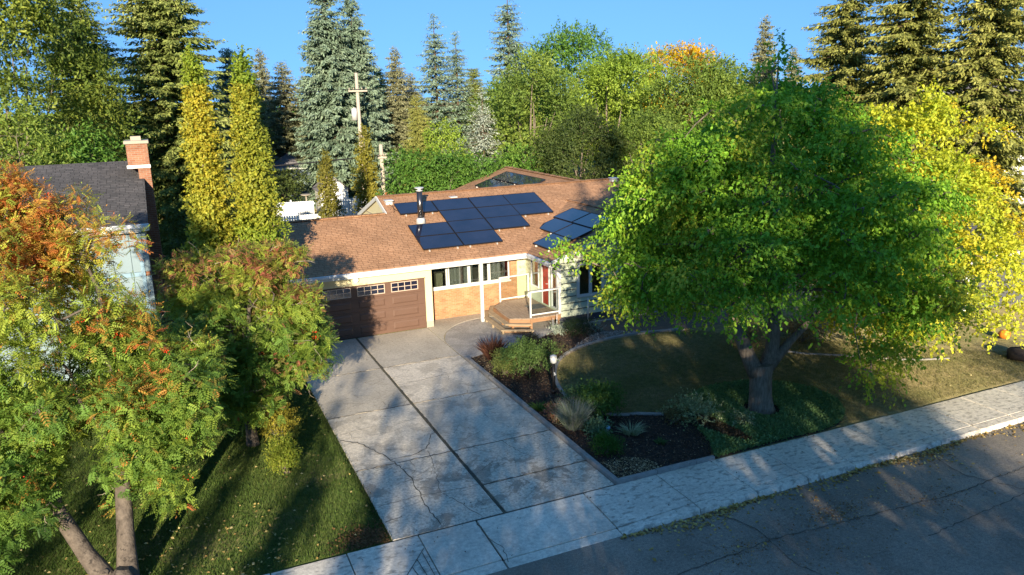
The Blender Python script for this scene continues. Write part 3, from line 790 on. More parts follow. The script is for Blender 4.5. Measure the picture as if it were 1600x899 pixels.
PR = {
 'olive_big': proto(21.0, 5.0, P_GREEN, 11, dens=1.5, whorl=.33, ragged=.4, gap=.06, card=(.52, .17), power=.5),
 'blue_big': proto(18.0, 4.2, P_BLUE, 12, dens=1.1, whorl=.32, ragged=.35, card=(.70, .22), power=.5),
 'grey': proto(15.0, 3.1, P_GREY, 13, dens=1.1, whorl=.33, ragged=.3, power=.6, card=(.6, .2)),
 'airy': proto(16.4, 3.4, P_BLUE, 14, dens=.9, whorl=.46, gap=.12, ragged=.3, droop=.05, card=(.55, .15), power=.6),
 'olive': proto(17.0, 4.2, P_OLIVE, 15, dens=1.5, whorl=.34, ragged=.5, gap=.10, droop=.5, card=(.52, .15), power=.42),
 'silver': proto(9.7, 2.5, P_SILV, 16, dens=1.0, whorl=.34, droop=.15, card=(.42, .16), ragged=.3, power=.7),
 'brown': proto(12.8, 1.6, P_BROWN, 17, dens=.8, whorl=.45, gap=.2),
}
SP = [
 ('S1', -8.2, 27.0, 20.0, 5.4, 'olive_big', 'tallest dark green spruce rising behind the neighbour chimney'),
 ('S0', -13.4, 31.0, 17.0, 4.6, 'olive_big', 'tall dark spruce far back at the left edge of the photo'),
 ('S2', -3.5, 38.1, 13.4, 2.6, 'blue_big', 'blue grey spruce between the two yellow columnar trees'),
 ('S3', 1.9, 46.8, 12.7, 3.4, 'grey', 'olive grey spruce left of the tall blue spruce'),
 ('S3b', 1.2, 56.6, 14.4, 2.8, 'grey', 'distant spruce tip directly right of the second columnar tree'),
 ('S4', 4.5, 38.2, 18.3, 3.9, 'blue_big', 'tall blue spruce with the left of the two joined tops'),
 ('S5', 6.9, 39.3, 17.6, 3.4, 'blue_big', 'tall blue spruce with the right of the two joined tops'),
 ('S6', 9.7, 43.5, 12.8, 1.5, 'brown', 'thin brownish spruce right behind the utility pole'),
 ('S7', 12.1, 44.9, 13.9, 2.7, 'grey', 'narrow grey green spruce just right of the utility pole'),
 ('S8', 14.5, 40.0, 16.4, 3.6, 'airy', 'airy blue spruce with thin open branches and pointed tip'),
 ('S9', 16.9, 41.0, 15.0, 3.0, 'airy', 'blue spruce touching the right side of the airy pointed one'),
 ('S10', 20.9, 38.0, 19.1, 3.9, 'airy', 'tall open spruce rising alone left of the bushy dark tree'),
 ('S11', 11.5, 21.5, 9.7, 2.5, 'silver', 'short silver blue spruce directly behind the chimney flue roof'),
 ('S12', 52.7, 40.3, 16.9, 3.1, 'grey', 'distant pointed spruce above the green street tree'),
 ('S13', 57.4, 40.8, 13.6, 2.6, 'grey', 'small distant spruce right of the distant pointed spruce'),
 ('S14', 32.4, 9.6, 16.8, 4.2, 'olive', 'olive spruce with hanging branches behind the yellow tree, leftmost of three'),
 ('S15', 33.3, 5.2, 18.2, 4.8, 'olive', 'olive spruce with hanging branches, middle of three at upper right'),
 ('S16', 35.3, 1.6, 18.5, 4.4, 'olive', 'olive spruce with hanging branches at the right edge of the photo'),
 ('J', 10.4, 33.2, 9.4, 1.9, 'olive', 'small yellow olive conical tree behind the low hedge'),
 ('f1', 5.1, 54.9, 11.6, 2.8, 'grey', 'far spruce filling the gap left of the tall blue spruce'),
 ('f2', 12.3, 51.8, 12.2, 3.0, 'olive_big', 'far dark spruce behind the utility pole'),
 ('f3', 15.3, 50.5, 11.6, 3.0, 'grey', 'far spruce filling the gap left of the airy pointed spruce'),
 ('f4', 21.5, 48.5, 12.0, 3.2, 'olive_big', 'far dark spruce in the gap left of the tall open spruce'),
 ('f5', 26.0, 47.0, 12.6, 3.2, 'grey', 'far spruce in the gap right of the tall open spruce'),
 ('f6', -1.0, 52.0, 12.0, 3.0, 'olive_big', 'far dark spruce seen between the two yellow columnar trees'),
 ('x1', 27.0, 44.0, 11.0, 2.8, 'grey', 'partly hidden spruce behind the bushy dark tree'),
 ('x2', 44.0, 30.0, 11.5, 2.8, 'grey', 'partly hidden spruce between the orange topped tree and the olive spruces'),
 ('x3', -2.0, 44.5, 12.2, 2.9, 'olive_big', 'dark spruce behind the gap between the columnar trees and olive grey spruce'),
]
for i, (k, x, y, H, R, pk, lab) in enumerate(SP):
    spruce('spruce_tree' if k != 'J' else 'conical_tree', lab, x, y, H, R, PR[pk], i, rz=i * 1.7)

# broadleaf trees of the back yards
G_LIME = [(.13, .22, .03), (.26, .38, .05), (.42, .50, .08)]
G_MID = [(.05, .13, .025), (.12, .25, .04), (.24, .38, .065)]
G_DARK = [(.05, .08, .022), (.09, .13, .035), (.16, .19, .05)]  # dark copy of the greens: shadow mass put into the leaf colour
G_OLV = [(.08, .13, .03), (.18, .27, .05), (.34, .42, .08)]
G_ORG = [(.30, .26, .02), (.62, .42, .02), (.70, .38, .02)]
BT = [
 (-16.4, 20.8, 17.5, 6.0, [(.05, .09, .02), (.15, .21, .035), (.38, .42, .07)], 56000, .23, 'large olive green leafy tree filling the upper left corner', 'olive_leafy_tree'),
 (-15.5, 13.1, 9.9, 2.6, G_OLV, 9000, .2, 'pale leafy tree at the left edge behind the neighbour house', 'leafy_tree'),
 (-12.3, 13.5, 8.3, 2.2, G_MID, 9000, .2, 'bushy green tree just behind the dark neighbour roof', 'leafy_tree'),
 (15.9, 23.0, 12.2, 4.1, G_OLV, 24000, .22, 'light green feathery tree left of the dark shaded tree', 'leafy_tree'),
 (18.6, 31.0, 11.0, 3.2, G_MID, 12000, .26, 'mid green tree under the tall open spruce', 'leafy_tree'),
 (30.1, 42.1, 16.0, 6.4, G_MID, 26000, .3, 'bushy dark green treetop against the sky in the middle', 'leafy_tree'),
 (25.3, 27.2, 12.4, 4.4, G_LIME, 24000, .24, 'yellow green willowy tree right of the bushy dark treetop', 'leafy_tree'),
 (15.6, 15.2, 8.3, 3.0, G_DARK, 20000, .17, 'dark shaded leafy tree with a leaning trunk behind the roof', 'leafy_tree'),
 (30.9, 31.7, 12.8, 4.2, G_LIME, 15000, .27, 'lime green tree left of the orange topped tree', 'leafy_tree'),
 (41.7, 40.9, 14.2, 5.2, G_ORG, 18000, .32, 'orange yellow treetop showing above the green trees', 'autumn_tree'),
 (29.2, 21.1, 12.0, 4.4, G_OLV, 24000, .24, 'olive green rounded tree in front of the orange treetop', 'leafy_tree'),
 (19.9, 14.2, 8.0, 2.9, G_OLV, 16000, .18, 'light green tree between the roof ridge and the street tree', 'leafy_tree'),
 (35.9, 24.6, 11.0, 3.6, G_OLV, 12000, .28, 'olive tree at the right of the rounded olive tree', 'leafy_tree'),
 (40.5, 14.0, 9.0, 4.0, G_DARK, 9000, .3, 'dark leafy tree behind the olive spruces at right', 'leafy_tree'),
 (24.5, 10.5, 7.6, 3.0, G_MID, 12000, .2, 'green leafy tree directly behind the right part of the bungalow', 'leafy_tree'),
]
for i, (x, y, H, R, pal, n, L, lab, nm) in enumerate(BT):
    broad_tree(nm, lab, 'tree', x, y, H, R, pal, 100 + i * 7, n=n, L=L, W=L * .5, zlow=.12, nc=64, cr=R * .22, group='leafy trees behind the houses', trunk=.2, shell=.72,
               leaf_kw=dict(droop=.05 if pal in (G_LIME, G_OLV) else .25, tl=L * 3.2, upb=.5))
SH = [(8.3, 20.3, 8.3, 2.0, G_LIME, 'bright lime green rounded tree above the hedge', 9000),
      (5.3, 19.0, 6.1, 1.9, G_MID, 'green hedge bush right of the utility pole, leftmost of three', 9000),
      (7.4, 17.6, 6.1, 2.0, G_MID, 'green hedge bush behind the roof, middle of three', 9000),
      (9.6, 16.6, 5.8, 2.0, G_MID, 'green hedge bush beside the silver spruce, rightmost of three', 9000),
      (12.6, 18.6, 6.2, 2.0, G_MID, 'green bush between the silver spruce and the rear roof', 8000)]
for i, (x, y, H, R, pal, lab, n) in enumerate(SH):
    broad_tree('hedge_bush', lab, 'bush', x, y, H, R, pal, 300 + i * 5, n=n, L=.17, W=.10, zlow=.02, nc=45, cr=R * .36, group='bushes behind the bungalow roof', trunk=.08, leaf_kw=dict(upb=.4))
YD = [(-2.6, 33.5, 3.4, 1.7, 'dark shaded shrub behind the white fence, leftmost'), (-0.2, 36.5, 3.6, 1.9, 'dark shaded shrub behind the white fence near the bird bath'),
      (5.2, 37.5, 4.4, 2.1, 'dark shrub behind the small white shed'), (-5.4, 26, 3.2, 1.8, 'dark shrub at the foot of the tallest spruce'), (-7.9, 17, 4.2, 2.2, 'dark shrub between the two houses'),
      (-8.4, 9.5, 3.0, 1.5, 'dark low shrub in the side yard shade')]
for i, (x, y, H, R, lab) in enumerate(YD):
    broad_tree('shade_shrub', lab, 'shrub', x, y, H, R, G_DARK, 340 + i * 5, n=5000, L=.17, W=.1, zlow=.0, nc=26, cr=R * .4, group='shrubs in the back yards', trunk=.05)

# columnar trees
def columnar(name, label, x, y, H, R, pal, seed, n, L=.13, group=None, zb=.3, lean=(0, 0), palfn=None):
    t = thing(name, label, 'tree', (x, y, 0), group)
    r = np.random.RandomState(seed); nc = int(H * 11)
    z = zb + (H - zb) * (np.arange(nc) + .5) / nc; f = (z - zb) / (H - zb)
    rad = R * np.clip(np.minimum((1 - f) ** .45 * 1.10, .78 + f * .9), .04, 1) * r.uniform(.84, 1.08, nc)
    a = r.uniform(0, 6.28, nc); q = r.uniform(.25, .50, nc)
    cl = np.stack([x + np.cos(a) * rad * q, y + np.sin(a) * rad * q, z, rad * .62, rad * .62, np.full(nc, R * .55)], 1)
    cl[-6:, 5] = .25
    b = MB(); b.tube([(x, y, -.1), (x, y, H * .5), (x, y, H * .93)], [R * .14, R * .08, .015], 7)
    b.build('trunk', M['bark'], t)
    V, F, c, P = leaves(cl, n, L * .85, L * .6, pal, seed, k=7, tl=.20, droop=.05, upb=.7, shell=.8, facing=1.3, jit=.45)
    if palfn is not None:
        c = np.repeat(palfn(P, r), 2, 0)
    obj('crown', np_mesh('crown', V, F, M['leaf'], c), t)
P_COL = [(.17, .19, .03), (.36, .31, .035), (.50, .36, .035)]
def colpal(xs, ysp):
    def f(P, r):
        base = lerp_pal([(.15, .22, .035), (.34, .36, .045), (.56, .44, .045)], .55 * vnoise(P, .8, 3) + .45 * r.uniform(size=len(P)))
        grn = lerp_pal([(.08, .20, .02), (.20, .36, .04)], r.uniform(size=len(P)))
        w = np.clip((5.6 - P[:, 2]) / 1.8 + .8 * (vnoise(P, 1.0, 9) - .5), 0, 1)[:, None] * ysp
        w = np.maximum(w, (P[:, 2] > 10.0)[:, None] * .6)
        return (base * (1 - w) + grn * w) * r.uniform(.8, 1.2, (len(P), 1))
    return f
columnar('columnar_aspen', 'left of the two tall yellow columnar trees', -8.0, -1.0, 11.0, .88, P_COL, 41, 44000, palfn=colpal(0, .25), group='tall columnar trees beside the garage')
columnar('columnar_aspen', 'right of the two tall columnar trees, green low down, beside the garage roof', -6.42, -1.2, 11.0, .97, P_COL, 42, 48000, palfn=colpal(0, .9), group='tall columnar trees beside the garage')
columnar('columnar_cedar', 'yellow green columnar tree in front of the utility pole', 3.2, 22.2, 7.4, 1.0, [(.15, .16, .03), (.26, .25, .04), (.36, .31, .05)], 43, 9000, L=.17, group='small columnar trees behind the garage')
columnar('columnar_cedar', 'shaded narrow columnar tree at the white fence', .9, 24.0, 5.8, .85, [(.12, .13, .03), (.22, .21, .04), (.30, .26, .05)], 44, 7000, L=.17, group='small columnar trees behind the garage')  # darker copy of the palette above, with shade put into the leaves

# distant wood to close the horizon
r = np.random.RandomState(77); cl = []
for a in np.linspace(-180, 180, 190):
    th = math.radians(a); d = r.uniform(105, 150); h = r.uniform(5, 8.5)
    cl.append((math.sin(th) * d, math.cos(th) * d, h * .5, r.uniform(3, 5), r.uniform(3, 5), h * .55))
V, F, c, _ = leaves(np.array(cl), 60000, .9, .6, G_MID, 78, k=8, tl=1.6)
obj('distant_wood', np_mesh('distant_wood', V, F, M['leaf'], c), kind='stuff', label='far line of treetops along the horizon behind the yards')
#SPLIT
# ------------------------------------------------------------------ the bungalow
SL = 1 / 3
house = thing('bungalow', 'pale yellow bungalow with brown shingle roof, solar panels and attached garage', 'house', (0, 0, 0))
def P(b, name, mat, parent=house, bv=None, **kw):
    o = b.build(name, mat, parent, **kw)
    if bv: bevel(o, bv)
    return o
XL, XR = -6.25, 13.5
zf = lambda x, y: 2.85 + SL * (y + .544)                 # main front slope
GR, MR = 3.9, 5.6                                        # garage ridge y, main ridge y
# roof slabs (0.14 thick); each slope its own part
def roof_part(pts, mat, name='roof_slope', th=.14):
    b = MB(); n = len(pts)
    b.poly([(x, y, z - th) for x, y, z in pts] + list(pts), [tuple(range(n))[::-1], tuple(range(n, 2 * n))] + [(i, (i + 1) % n, n + (i + 1) % n, n + i) for i in range(n)])
    return b.build(name, mat, house)
f_ = lambda x, y: (x, y, zf(x, y))
roof_part([f_(XL, -.544), f_(4.5, -.544), f_(8.75, 3.706), f_(13.0, -.544), f_(XR, -.544), f_(XR, MR), f_(-.35, MR), f_(-.35, GR), f_(XL, GR)], M['shingle_x'])
zg = zf(0, GR); zm = zf(0, MR)
roof_part([(XL, GR + .002, zg), (-.37, GR + .002, zg), (-.37, GR + 4.4, zg - 4.4 * SL), (XL, GR + 4.4, zg - 4.4 * SL)], M['shingle_x'])
roof_part([(-.35, MR + .002, zm), (XR, MR + .002, zm), (XR, 11.7, 2.86), (-.35, 11.7, 2.86)], M['shingle_x'])
# front wing (gable towards the street) and rear wing
w_ = lambda x, y: (x, y, 2.85 + SL * (x - 4.5))
v_ = lambda x, y: (x, y, 2.85 + SL * (13.0 - x))
roof_part([w_(4.5, -2.72), w_(8.75, -2.72), w_(8.75, 3.70), w_(4.5, -.55)], M['shingle_y'])
roof_part([v_(8.752, -2.72), v_(13.0, -2.72), v_(13.0, -.55), v_(8.752, 3.70)], M['shingle_y'])
q_ = lambda x, y: (x, y, 2.83 + SL * (x - 4.35))
q2 = lambda x, y: (x, y, 2.83 + SL * (16.65 - x))
roof_part([q_(4.35, 11.6), q_(10.5, 5.45), q_(10.5, 15.4), q_(4.35, 15.4)], M['shingle_y'])
roof_part([q2(10.502, 5.45), q2(16.6, 5.5), q2(16.6, 15.4), q2(10.502, 15.4)], M['shingle_y'])
b = MB()                                                  # ridge caps
for k in range(38): b.beam((-.3 + k * .36, MR, zm + .02 + .006 * (k % 2)), (-.3 + k * .36 + .34, MR, zm + .02 + .006 * (k % 2)), .28, .035)
P(b, 'ridge_cap', M['shingle_x'])
b = MB()
for k in range(16): b.beam((XL + .05 + k * .36, GR, zg + .02 + .006 * (k % 2)), (XL + .39 + k * .36, GR, zg + .02 + .006 * (k % 2)), .28, .035)
P(b, 'ridge_cap', M['shingle_x'])
b = MB()
for k in range(27): b.beam((10.5, 5.6 + k * .36, 4.90 + .006 * (k % 2)), (10.5, 5.94 + k * .36, 4.90 + .006 * (k % 2)), .28, .035)
P(b, 'ridge_cap', M['shingle_y'])
b = MB()
for k in range(18): b.beam((8.75, -2.7 + k * .36, 4.285 + .006 * (k % 2)), (8.75, -2.36 + k * .36, 4.285 + .006 * (k % 2)), .26, .035)
P(b, 'ridge_cap', M['shingle_y'])
# fascia + gutter, soffit
b = MB(); b.box(XL, 4.42, -.60, -.548, 2.60, 2.80); P(b, 'fascia', M['white'])
b = MB(); b.box(XL, 4.40, -.70, -.605, 2.70, 2.83); P(b, 'gutter', M['white_metal'], bv=.02)
b = MB(); b.box(4.44, 4.495, -2.70, -.62, 2.60, 2.80); P(b, 'fascia', M['white'])
b = MB(); b.box(4.35, 4.435, -2.74, -.72, 2.70, 2.83); P(b, 'gutter', M['white_metal'], bv=.02)
for sx in (1, -1):
    xe = 4.5 if sx == 1 else 13.0
    b = MB(); b.beam((xe, -2.755, 2.76), (8.75, -2.755, 2.76 + 4.25 * SL), .06, .19, up=(0, 1, 0)); 
    # beam local frame: width along y, height along z
    P(b, 'rake_board', M['white'])
    b = MB(); b.beam((xe, -2.80, 2.84), (8.75, -2.80, 2.84 + 4.25 * SL), .05, .05, up=(0, 1, 0)); P(b, 'rake_trim', M['white_metal'])
b = MB(); b.beam((-.38, GR + .03, zg - .06), (-.38, MR, zm - .06), .05, .18); P(b, 'rake_board', M['white'])
b = MB(); b.beam((-.38, MR, zm - .06), (-.38, 9.6, zm - .06 - 4 * SL), .05, .18); P(b, 'rake_board', M['white'])
b = MB(); b.box(XL + .03, 4.9, -.545, .88, 2.585, 2.60); P(b, 'soffit', M['white'])
b = MB(); b.box(4.52, 5.03, -2.68, .88, 2.583, 2.597); P(b, 'soffit', M['white'])
# garage
b = MB(); b.box(XL + .3, .33, -.02, .2, 2.14, 2.60); P(b, 'garage_header', M['yellow_wall'])
b = MB(); b.box(.03, .33, -.015, .88, .26, 2.14); P(b, 'garage_wall', M['yellow_wall'])
b = MB(); b.box(.03, .33, -.012, .88, -.02, .26); P(b, 'wall_base', M['cap'])
b = MB(); b.box(XL + .3, -5.87, -.02, .2, -.02, 2.14); P(b, 'garage_wall', M['yellow_wall'])
b = MB(); b.box(XL + .3, XL + .5, .2, 7.5, -.02, 2.8); P(b, 'garage_wall', M['yellow_wall'])
b = MB(); b.box(-.1, .03, .9, 7.5, -.02, 2.9); P(b, 'garage_wall', M['yellow_wall'])
b = MB(); b.box(XL + .3, 0, 7.5, 7.7, -.02, 3.0); P(b, 'garage_wall', M['yellow_wall'])
# main gable triangle above the garage roof
b = MB(); b.prism([(-.30, GR - .2), (-.18, GR - .2), (-.18, MR), (-.18, 9.6), (-.30, 9.6), (-.30, MR)], 2.9, lambda x, y: zm - .16 - SL * abs(y - MR)); P(b, 'gable_wall', M['yellow_wall'])
b = MB(); b.beam((-.325, 4.7, 3.95), (-.325, 9.3, 3.95 - .02), .03, .04); P(b, 'gable_trim', M['cap'])
# garage door: four sections, each with four fields
gd = MB(); gd.box(-5.85, 0.02, .02, .06, 0.0, 2.13)
door = P(gd, 'garage_door', M['door_brown'])
cols_x = [(-1.38, -.30), (-2.77, -1.70), (-4.15, -3.08), (-5.53, -4.46)]
for s in range(4):
    z0 = .008 + s * .531
    b = MB(); b.box(-5.84, .01, -.002, .018, z0, z0 + .522); bevel(b.build('door_section', M['door_brown'], door), .006)
for (x0, x1) in cols_x:
    for s in range(3):
        z0 = .14 + s * .531
        b = MB()                                           # raised field with a moulded rim
        b.poly([(x0, -.004, z0), (x1, -.004, z0), (x1, -.004, z0 + .30), (x0, -.004, z0 + .30), (x0 + .05, -.026, z0 + .05), (x1 - .05, -.026, z0 + .05), (x1 - .05, -.026, z0 + .25), (x0 + .05, -.026, z0 + .25)],
               [(0, 1, 5, 4), (1, 2, 6, 5), (2, 3, 7, 6), (3, 0, 4, 7), (4, 5, 6, 7)])
        b.box(x0 - .03, x1 + .03, -.012, -.003, z0 - .03, z0 - .004); b.box(x0 - .03, x1 + .03, -.012, -.003, z0 + .304, z0 + .33)
        b.build('door_panel', M['door_brown'], door)
    za, zb_ = 1.735, 2.075
    b = MB(); b.box(x0, x1, -.006, -.003, za, zb_); b.build('pane', M['dark_glass'] if 'dark_glass' in M else M['solar'], door)
    b = MB(); w = .028
    b.box(x0 - w, x1 + w, -.026, -.007, za - w, za); b.box(x0 - w, x1 + w, -.026, -.007, zb_, zb_ + w)
    b.box(x0 - w, x0, -.026, -.007, za, zb_); b.box(x1, x1 + w, -.026, -.007, za, zb_)
    for k in (1, 2, 3): xx = x0 + (x1 - x0) * k / 4; b.box(xx - .011, xx + .011, -.024, -.007, za, zb_)
    zz = (za + zb_) / 2; b.box(x0, x1, -.022, -.008, zz - .011, zz + .011)
    M.setdefault('muntin', surf('tan_window_frame', (0.50, 0.40, 0.32), 0.5, 0.05, 4, 0.0))
    b.build('window_frame', M['muntin'], door)
b = MB(); b.box(-5.93, -5.85, -.03, .06, 0, 2.14); P(b, 'door_jamb', M['door_brown'])
b = MB(); b.box(-5.93, .045, -.035, .02, 2.13, 2.165); P(b, 'door_head', M['door_brown'])
# lamp over the garage door
lamp = P(MB().box(-2.92, -2.78, -.04, -.021, 2.36, 2.52), 'wall_lamp', M['galv'])
b = MB(); b.tube([(-2.85, -.05, 2.45), (-2.85, -.10, 2.45), (-2.85, -.16, 2.43), (-2.85, -.22, 2.42)], [.05, .10, .12, .10], 12); b.build('lamp_shade', M['white'], lamp)
# recessed brick wall, window band
b = MB(); b.box(.33, 4.63, .92, 1.1, -.02, 1.31); b.box(.33, .44, .92, 1.1, 1.31, 2.6); b.box(4.30, 4.63, .92, 1.1, 1.31, 2.6)
P(b, 'brick_wall', M['brick'])
b = MB(); rr = random.Random(3)
for k in range(34):
    if k % 2: b.box(.33, .33 + rr.choice([.07, .05]), .75, .9, .075 * k, .075 * k + .068)
P(b, 'brick_quoin', M['brick'])
b = MB(); b.box(4.63, 5.08, .92, 1.1, -.02, 2.6); P(b, 'corner_panel', M['yellow_wall'])
b = MB(); b.box(.44, 4.30, .84, .93, 1.31, 1.385); P(b, 'window_sill', M['white'])
b = MB(); b.box(.44, 4.30, 1.0, 1.02, 2.40, 2.6); P(b, 'window_head', M['white'])
def window(x0, x1, y, z0, z1, axis='x', fw=.055, curtain=True, split=None, parent=house, name='window'):
    """framed window lying along x at depth y (axis 'x') or along y at x=y (axis 'y')"""
    T = (lambda a, c, z: (a, c, z)) if axis == 'x' else (lambda a, c, z: (c, a, z))
    def bx(b, a0, a1, c0, c1, z0_, z1_):
        if axis == 'x': b.box(a0, a1, c0, c1, z0_, z1_)
        else: b.box(c0, c1, a0, a1, z0_, z1_)
        return b
    b = MB()
    bx(b, x0, x1, y - .045, y + .03, z0, z0 + fw); bx(b, x0, x1, y - .045, y + .03, z1 - fw, z1)
    bx(b, x0, x0 + fw, y - .044, y + .03, z0 + fw, z1 - fw); bx(b, x1 - fw, x1, y - .044, y + .03, z0 + fw, z1 - fw)
    o = b.build(name, M['white'], parent)
    b = MB(); bx(b, x0 + fw, x1 - fw, y - .005, y + .003, z0 + fw, z1 - fw); b.build('pane', M['glass'], o)
    return o
for (x0, x1) in ((.50, 1.33), (1.37, 2.33), (2.34, 2.86), (2.87, 3.27), (3.28, 4.25)):
    window(x0, x1, .95, 1.385, 2.42)
b = MB(); b.box(.45, 4.6, 1.12, 1.14, .9, 2.6)
# curtains and a dim room behind the glass
V, F = [], []
def curtain(x0, x1, y, z0, z1):
    b = MB(); n = max(4, int((x1 - x0) / .05)); pts = [(x0 + (x1 - x0) * k / n, y + .035 * math.sin(k * 1.9)) for k in range(n + 1)]
    b.poly([(p[0], p[1], z0) for p in pts] + [(p[0], p[1], z1) for p in pts], [(k, k + 1, n + 2 + k, n + 1 + k) for k in range(n)], True)
    return b
for (x0, x1) in ((.5, .72), (1.40, 2.1), (2.2, 2.62), (3.0, 3.2), (3.35, 3.95)): P(curtain(x0, x1, 1.22, 1.25, 2.45), 'curtain', M['curtain'])
P(MB().box(.45, 4.6, 3.0, 3.05, .9, 2.6), 'room_wall', M['interior']); P(MB().box(.45, 4.6, 1.2, 3.0, .85, .9), 'room_floor', M['interior'])
P(MB().box(.95, 1.25, 1.3, 1.6, .9, 1.95), 'room_chair', M['yellow_wall'])
# porch post
b = MB(); b.box(2.36, 2.49, -.36, -.23, -.0, 2.59); P(b, 'porch_post', M['white'], bv=.01)
# entry wall facing the garage
b = MB(); b.box(5.06, 5.2, -2.18, .92, .30, .60); b.box(5.06, 5.2, .36, .92, .6, 2.59); b.box(5.06, 5.2, -.44, .36, .6, 1.16); b.box(5.06, 5.2, -.70, -.44, .6, 2.59)
b.box(5.06, 5.2, -2.18, -.70, 2.50, 2.59); b.box(5.06, 5.2, -1.62, -1.47, .6, 2.5)
P(b, 'entry_wall', M['siding'])
window(-.44, .36, 5.08, 1.16, 2.50, 'y'); window(-2.16, -1.64, 5.08, .62, 2.50, 'y')
d = P(MB().box(5.07, 5.11, -1.38, -.78, .60, 2.48), 'entry_door', M['door_red'])
b = MB(); b.box(5.035, 5.13, -1.46, -1.38, .58, 2.5); b.box(5.035, 5.13, -.78, -.70, .58, 2.5); b.box(5.035, 5.13, -1.46, -.70, 2.48, 2.54); b.build('door_frame', M['white'], d)
b = MB()
for z0, z1 in ((.72, 1.2), (1.32, 1.85), (1.97, 2.36)): b.box(5.055, 5.072, -1.27, -.89, z0, z1)
bevel(b.build('door_panel', M['door_red'], d), .01)
b = MB(); b.tube([(5.06, -1.31, 1.55), (5.0, -1.31, 1.55), (5.0, -1.22, 1.55)], .014, 8); b.build('handle', M['galv'], d)
b = MB(); b.box(5.03, 5.06, -2.20, -2.16, .3, 2.59); b.box(5.03, 5.20, -2.235, -2.20, .3, 2.59); P(b, 'corner_trim', M['white'])
P(MB().box(5.6, 5.64, -2.0, .9, .6, 2.59), 'room_wall', M['interior'])
# front wing wall: horizontal siding boards
P(MB().box(5.08, 12.5, -2.19, -2.05, -.05, .30), 'foundation', M['foundation'])
P(MB().box(5.08, 12.5, -2.17, -2.06, .30, 1.10).box(5.08, 6.03, -2.17, -2.06, 1.10, 2.45).box(7.2, 12.5, -2.17, -2.06, 1.1, 2.45).box(5.08, 12.5, -2.17, -2.06, 2.45, 2.60), 'wing_wall', M['foundation'])  # wall coloured dark so gaps between boards read as lap shadows
b = MB(); b.prism([(4.6, -2.17), (12.9, -2.17), (12.9, -2.07), (4.6, -2.07)], 2.6, lambda x, y: 2.62); 
b = MB(); b.poly([(4.7, -2.17, 2.6), (12.8, -2.17, 2.6), (8.75, -2.17, 4.05), (4.7, -2.07, 2.6), (12.8, -2.07, 2.6), (8.75, -2.07, 4.05)], [(0, 1, 2), (5, 4, 3), (0, 3, 4, 1), (1, 4, 5, 2), (2, 5, 3, 0)]); P(b, 'gable_wall', M['siding'])
z = .27
while z < 2.58:
    segs = [(5.215, 12.5)] if z < 1.0 or z > 2.42 else [(5.215, 5.96), (7.26, 12.5)]
    for x0, x1 in segs:
        zt = min(z + .243, 2.60)
        b = MB(); b.poly([(x0, -2.172, z), (x1, -2.172, z), (x1, -2.172, zt), (x0, -2.172, zt), (x0, -2.218, z), (x1, -2.218, z), (x1, -2.184, zt), (x0, -2.184, zt)], [(0, 3, 2, 1), (4, 5, 6, 7), (0, 1, 5, 4), (1, 2, 6, 5), (2, 3, 7, 6), (3, 0, 4, 7)])
        P(b, 'siding_board', M['siding'])
    z += .292
z = 2.60
while z < 3.95:
    hw = (4.07 - z) / SL - .55
    b = MB(); x0, x1 = 8.75 - hw, 8.75 + hw; h2 = .29 / SL
    b.poly([(x0, -2.215, z), (x1, -2.215, z), (max(x0, x1 - h2), -2.178, z + .29), (min(x1, x0 + h2), -2.178, z + .29)], [(0, 1, 2, 3)]); P(b, 'siding_board', M['siding']); z += .292
wf = window(6.03, 6.60, -2.19, 1.10, 2.45); window(6.62, 7.2, -2.19, 1.10, 2.45)
b = MB(); b.box(5.96, 7.27, -2.235, -2.17, 1.03, 1.10); b.box(5.96, 7.27, -2.235, -2.17, 2.45, 2.52); b.box(5.96, 6.03, -2.235, -2.17, 1.10, 2.45); b.box(7.2, 7.27, -2.235, -2.17, 1.10, 2.45); P(b, 'window_trim', M['white'])
P(MB().box(5.7, 12.4, .6, .64, .4, 2.59), 'room_wall', M['interior'])
window(8.3, 9.6, -2.21, 1.10, 2.45); window(10.2, 11.4, -2.21, 1.10, 2.45)
b = MB(); b.tube([(6.41, -2.36, -.05), (6.41, -2.36, 1.0)], .03, 8); P(b, 'standpipe', M['galv'])
# side and rear walls, not seen from the street
P(MB().box(12.5, 12.6, -2.19, 11.3, -.05, 2.8), 'side_wall', M['siding']); P(MB().box(.2, 12.5, 11.2, 11.3, -.05, 2.9), 'rear_wall', M['siding'])
P(MB().box(4.9, 16.1, 14.8, 14.9, -.05, 3.4), 'rear_wall', M['yellow_wall']); P(MB().box(4.9, 5.0, 11.3, 14.8, -.05, 2.8), 'rear_wall', M['yellow_wall'])
b = MB(); b.poly([(4.6, 15.0, 2.75), (16.4, 15.0, 2.75), (10.5, 15.0, 4.68), (4.6, 15.1, 2.75), (16.4, 15.1, 2.75), (10.5, 15.1, 4.68)], [(0, 1, 2), (5, 4, 3), (0, 3, 4, 1), (1, 4, 5, 2), (2, 5, 3, 0)]); P(b, 'gable_wall', M['yellow_wall'])

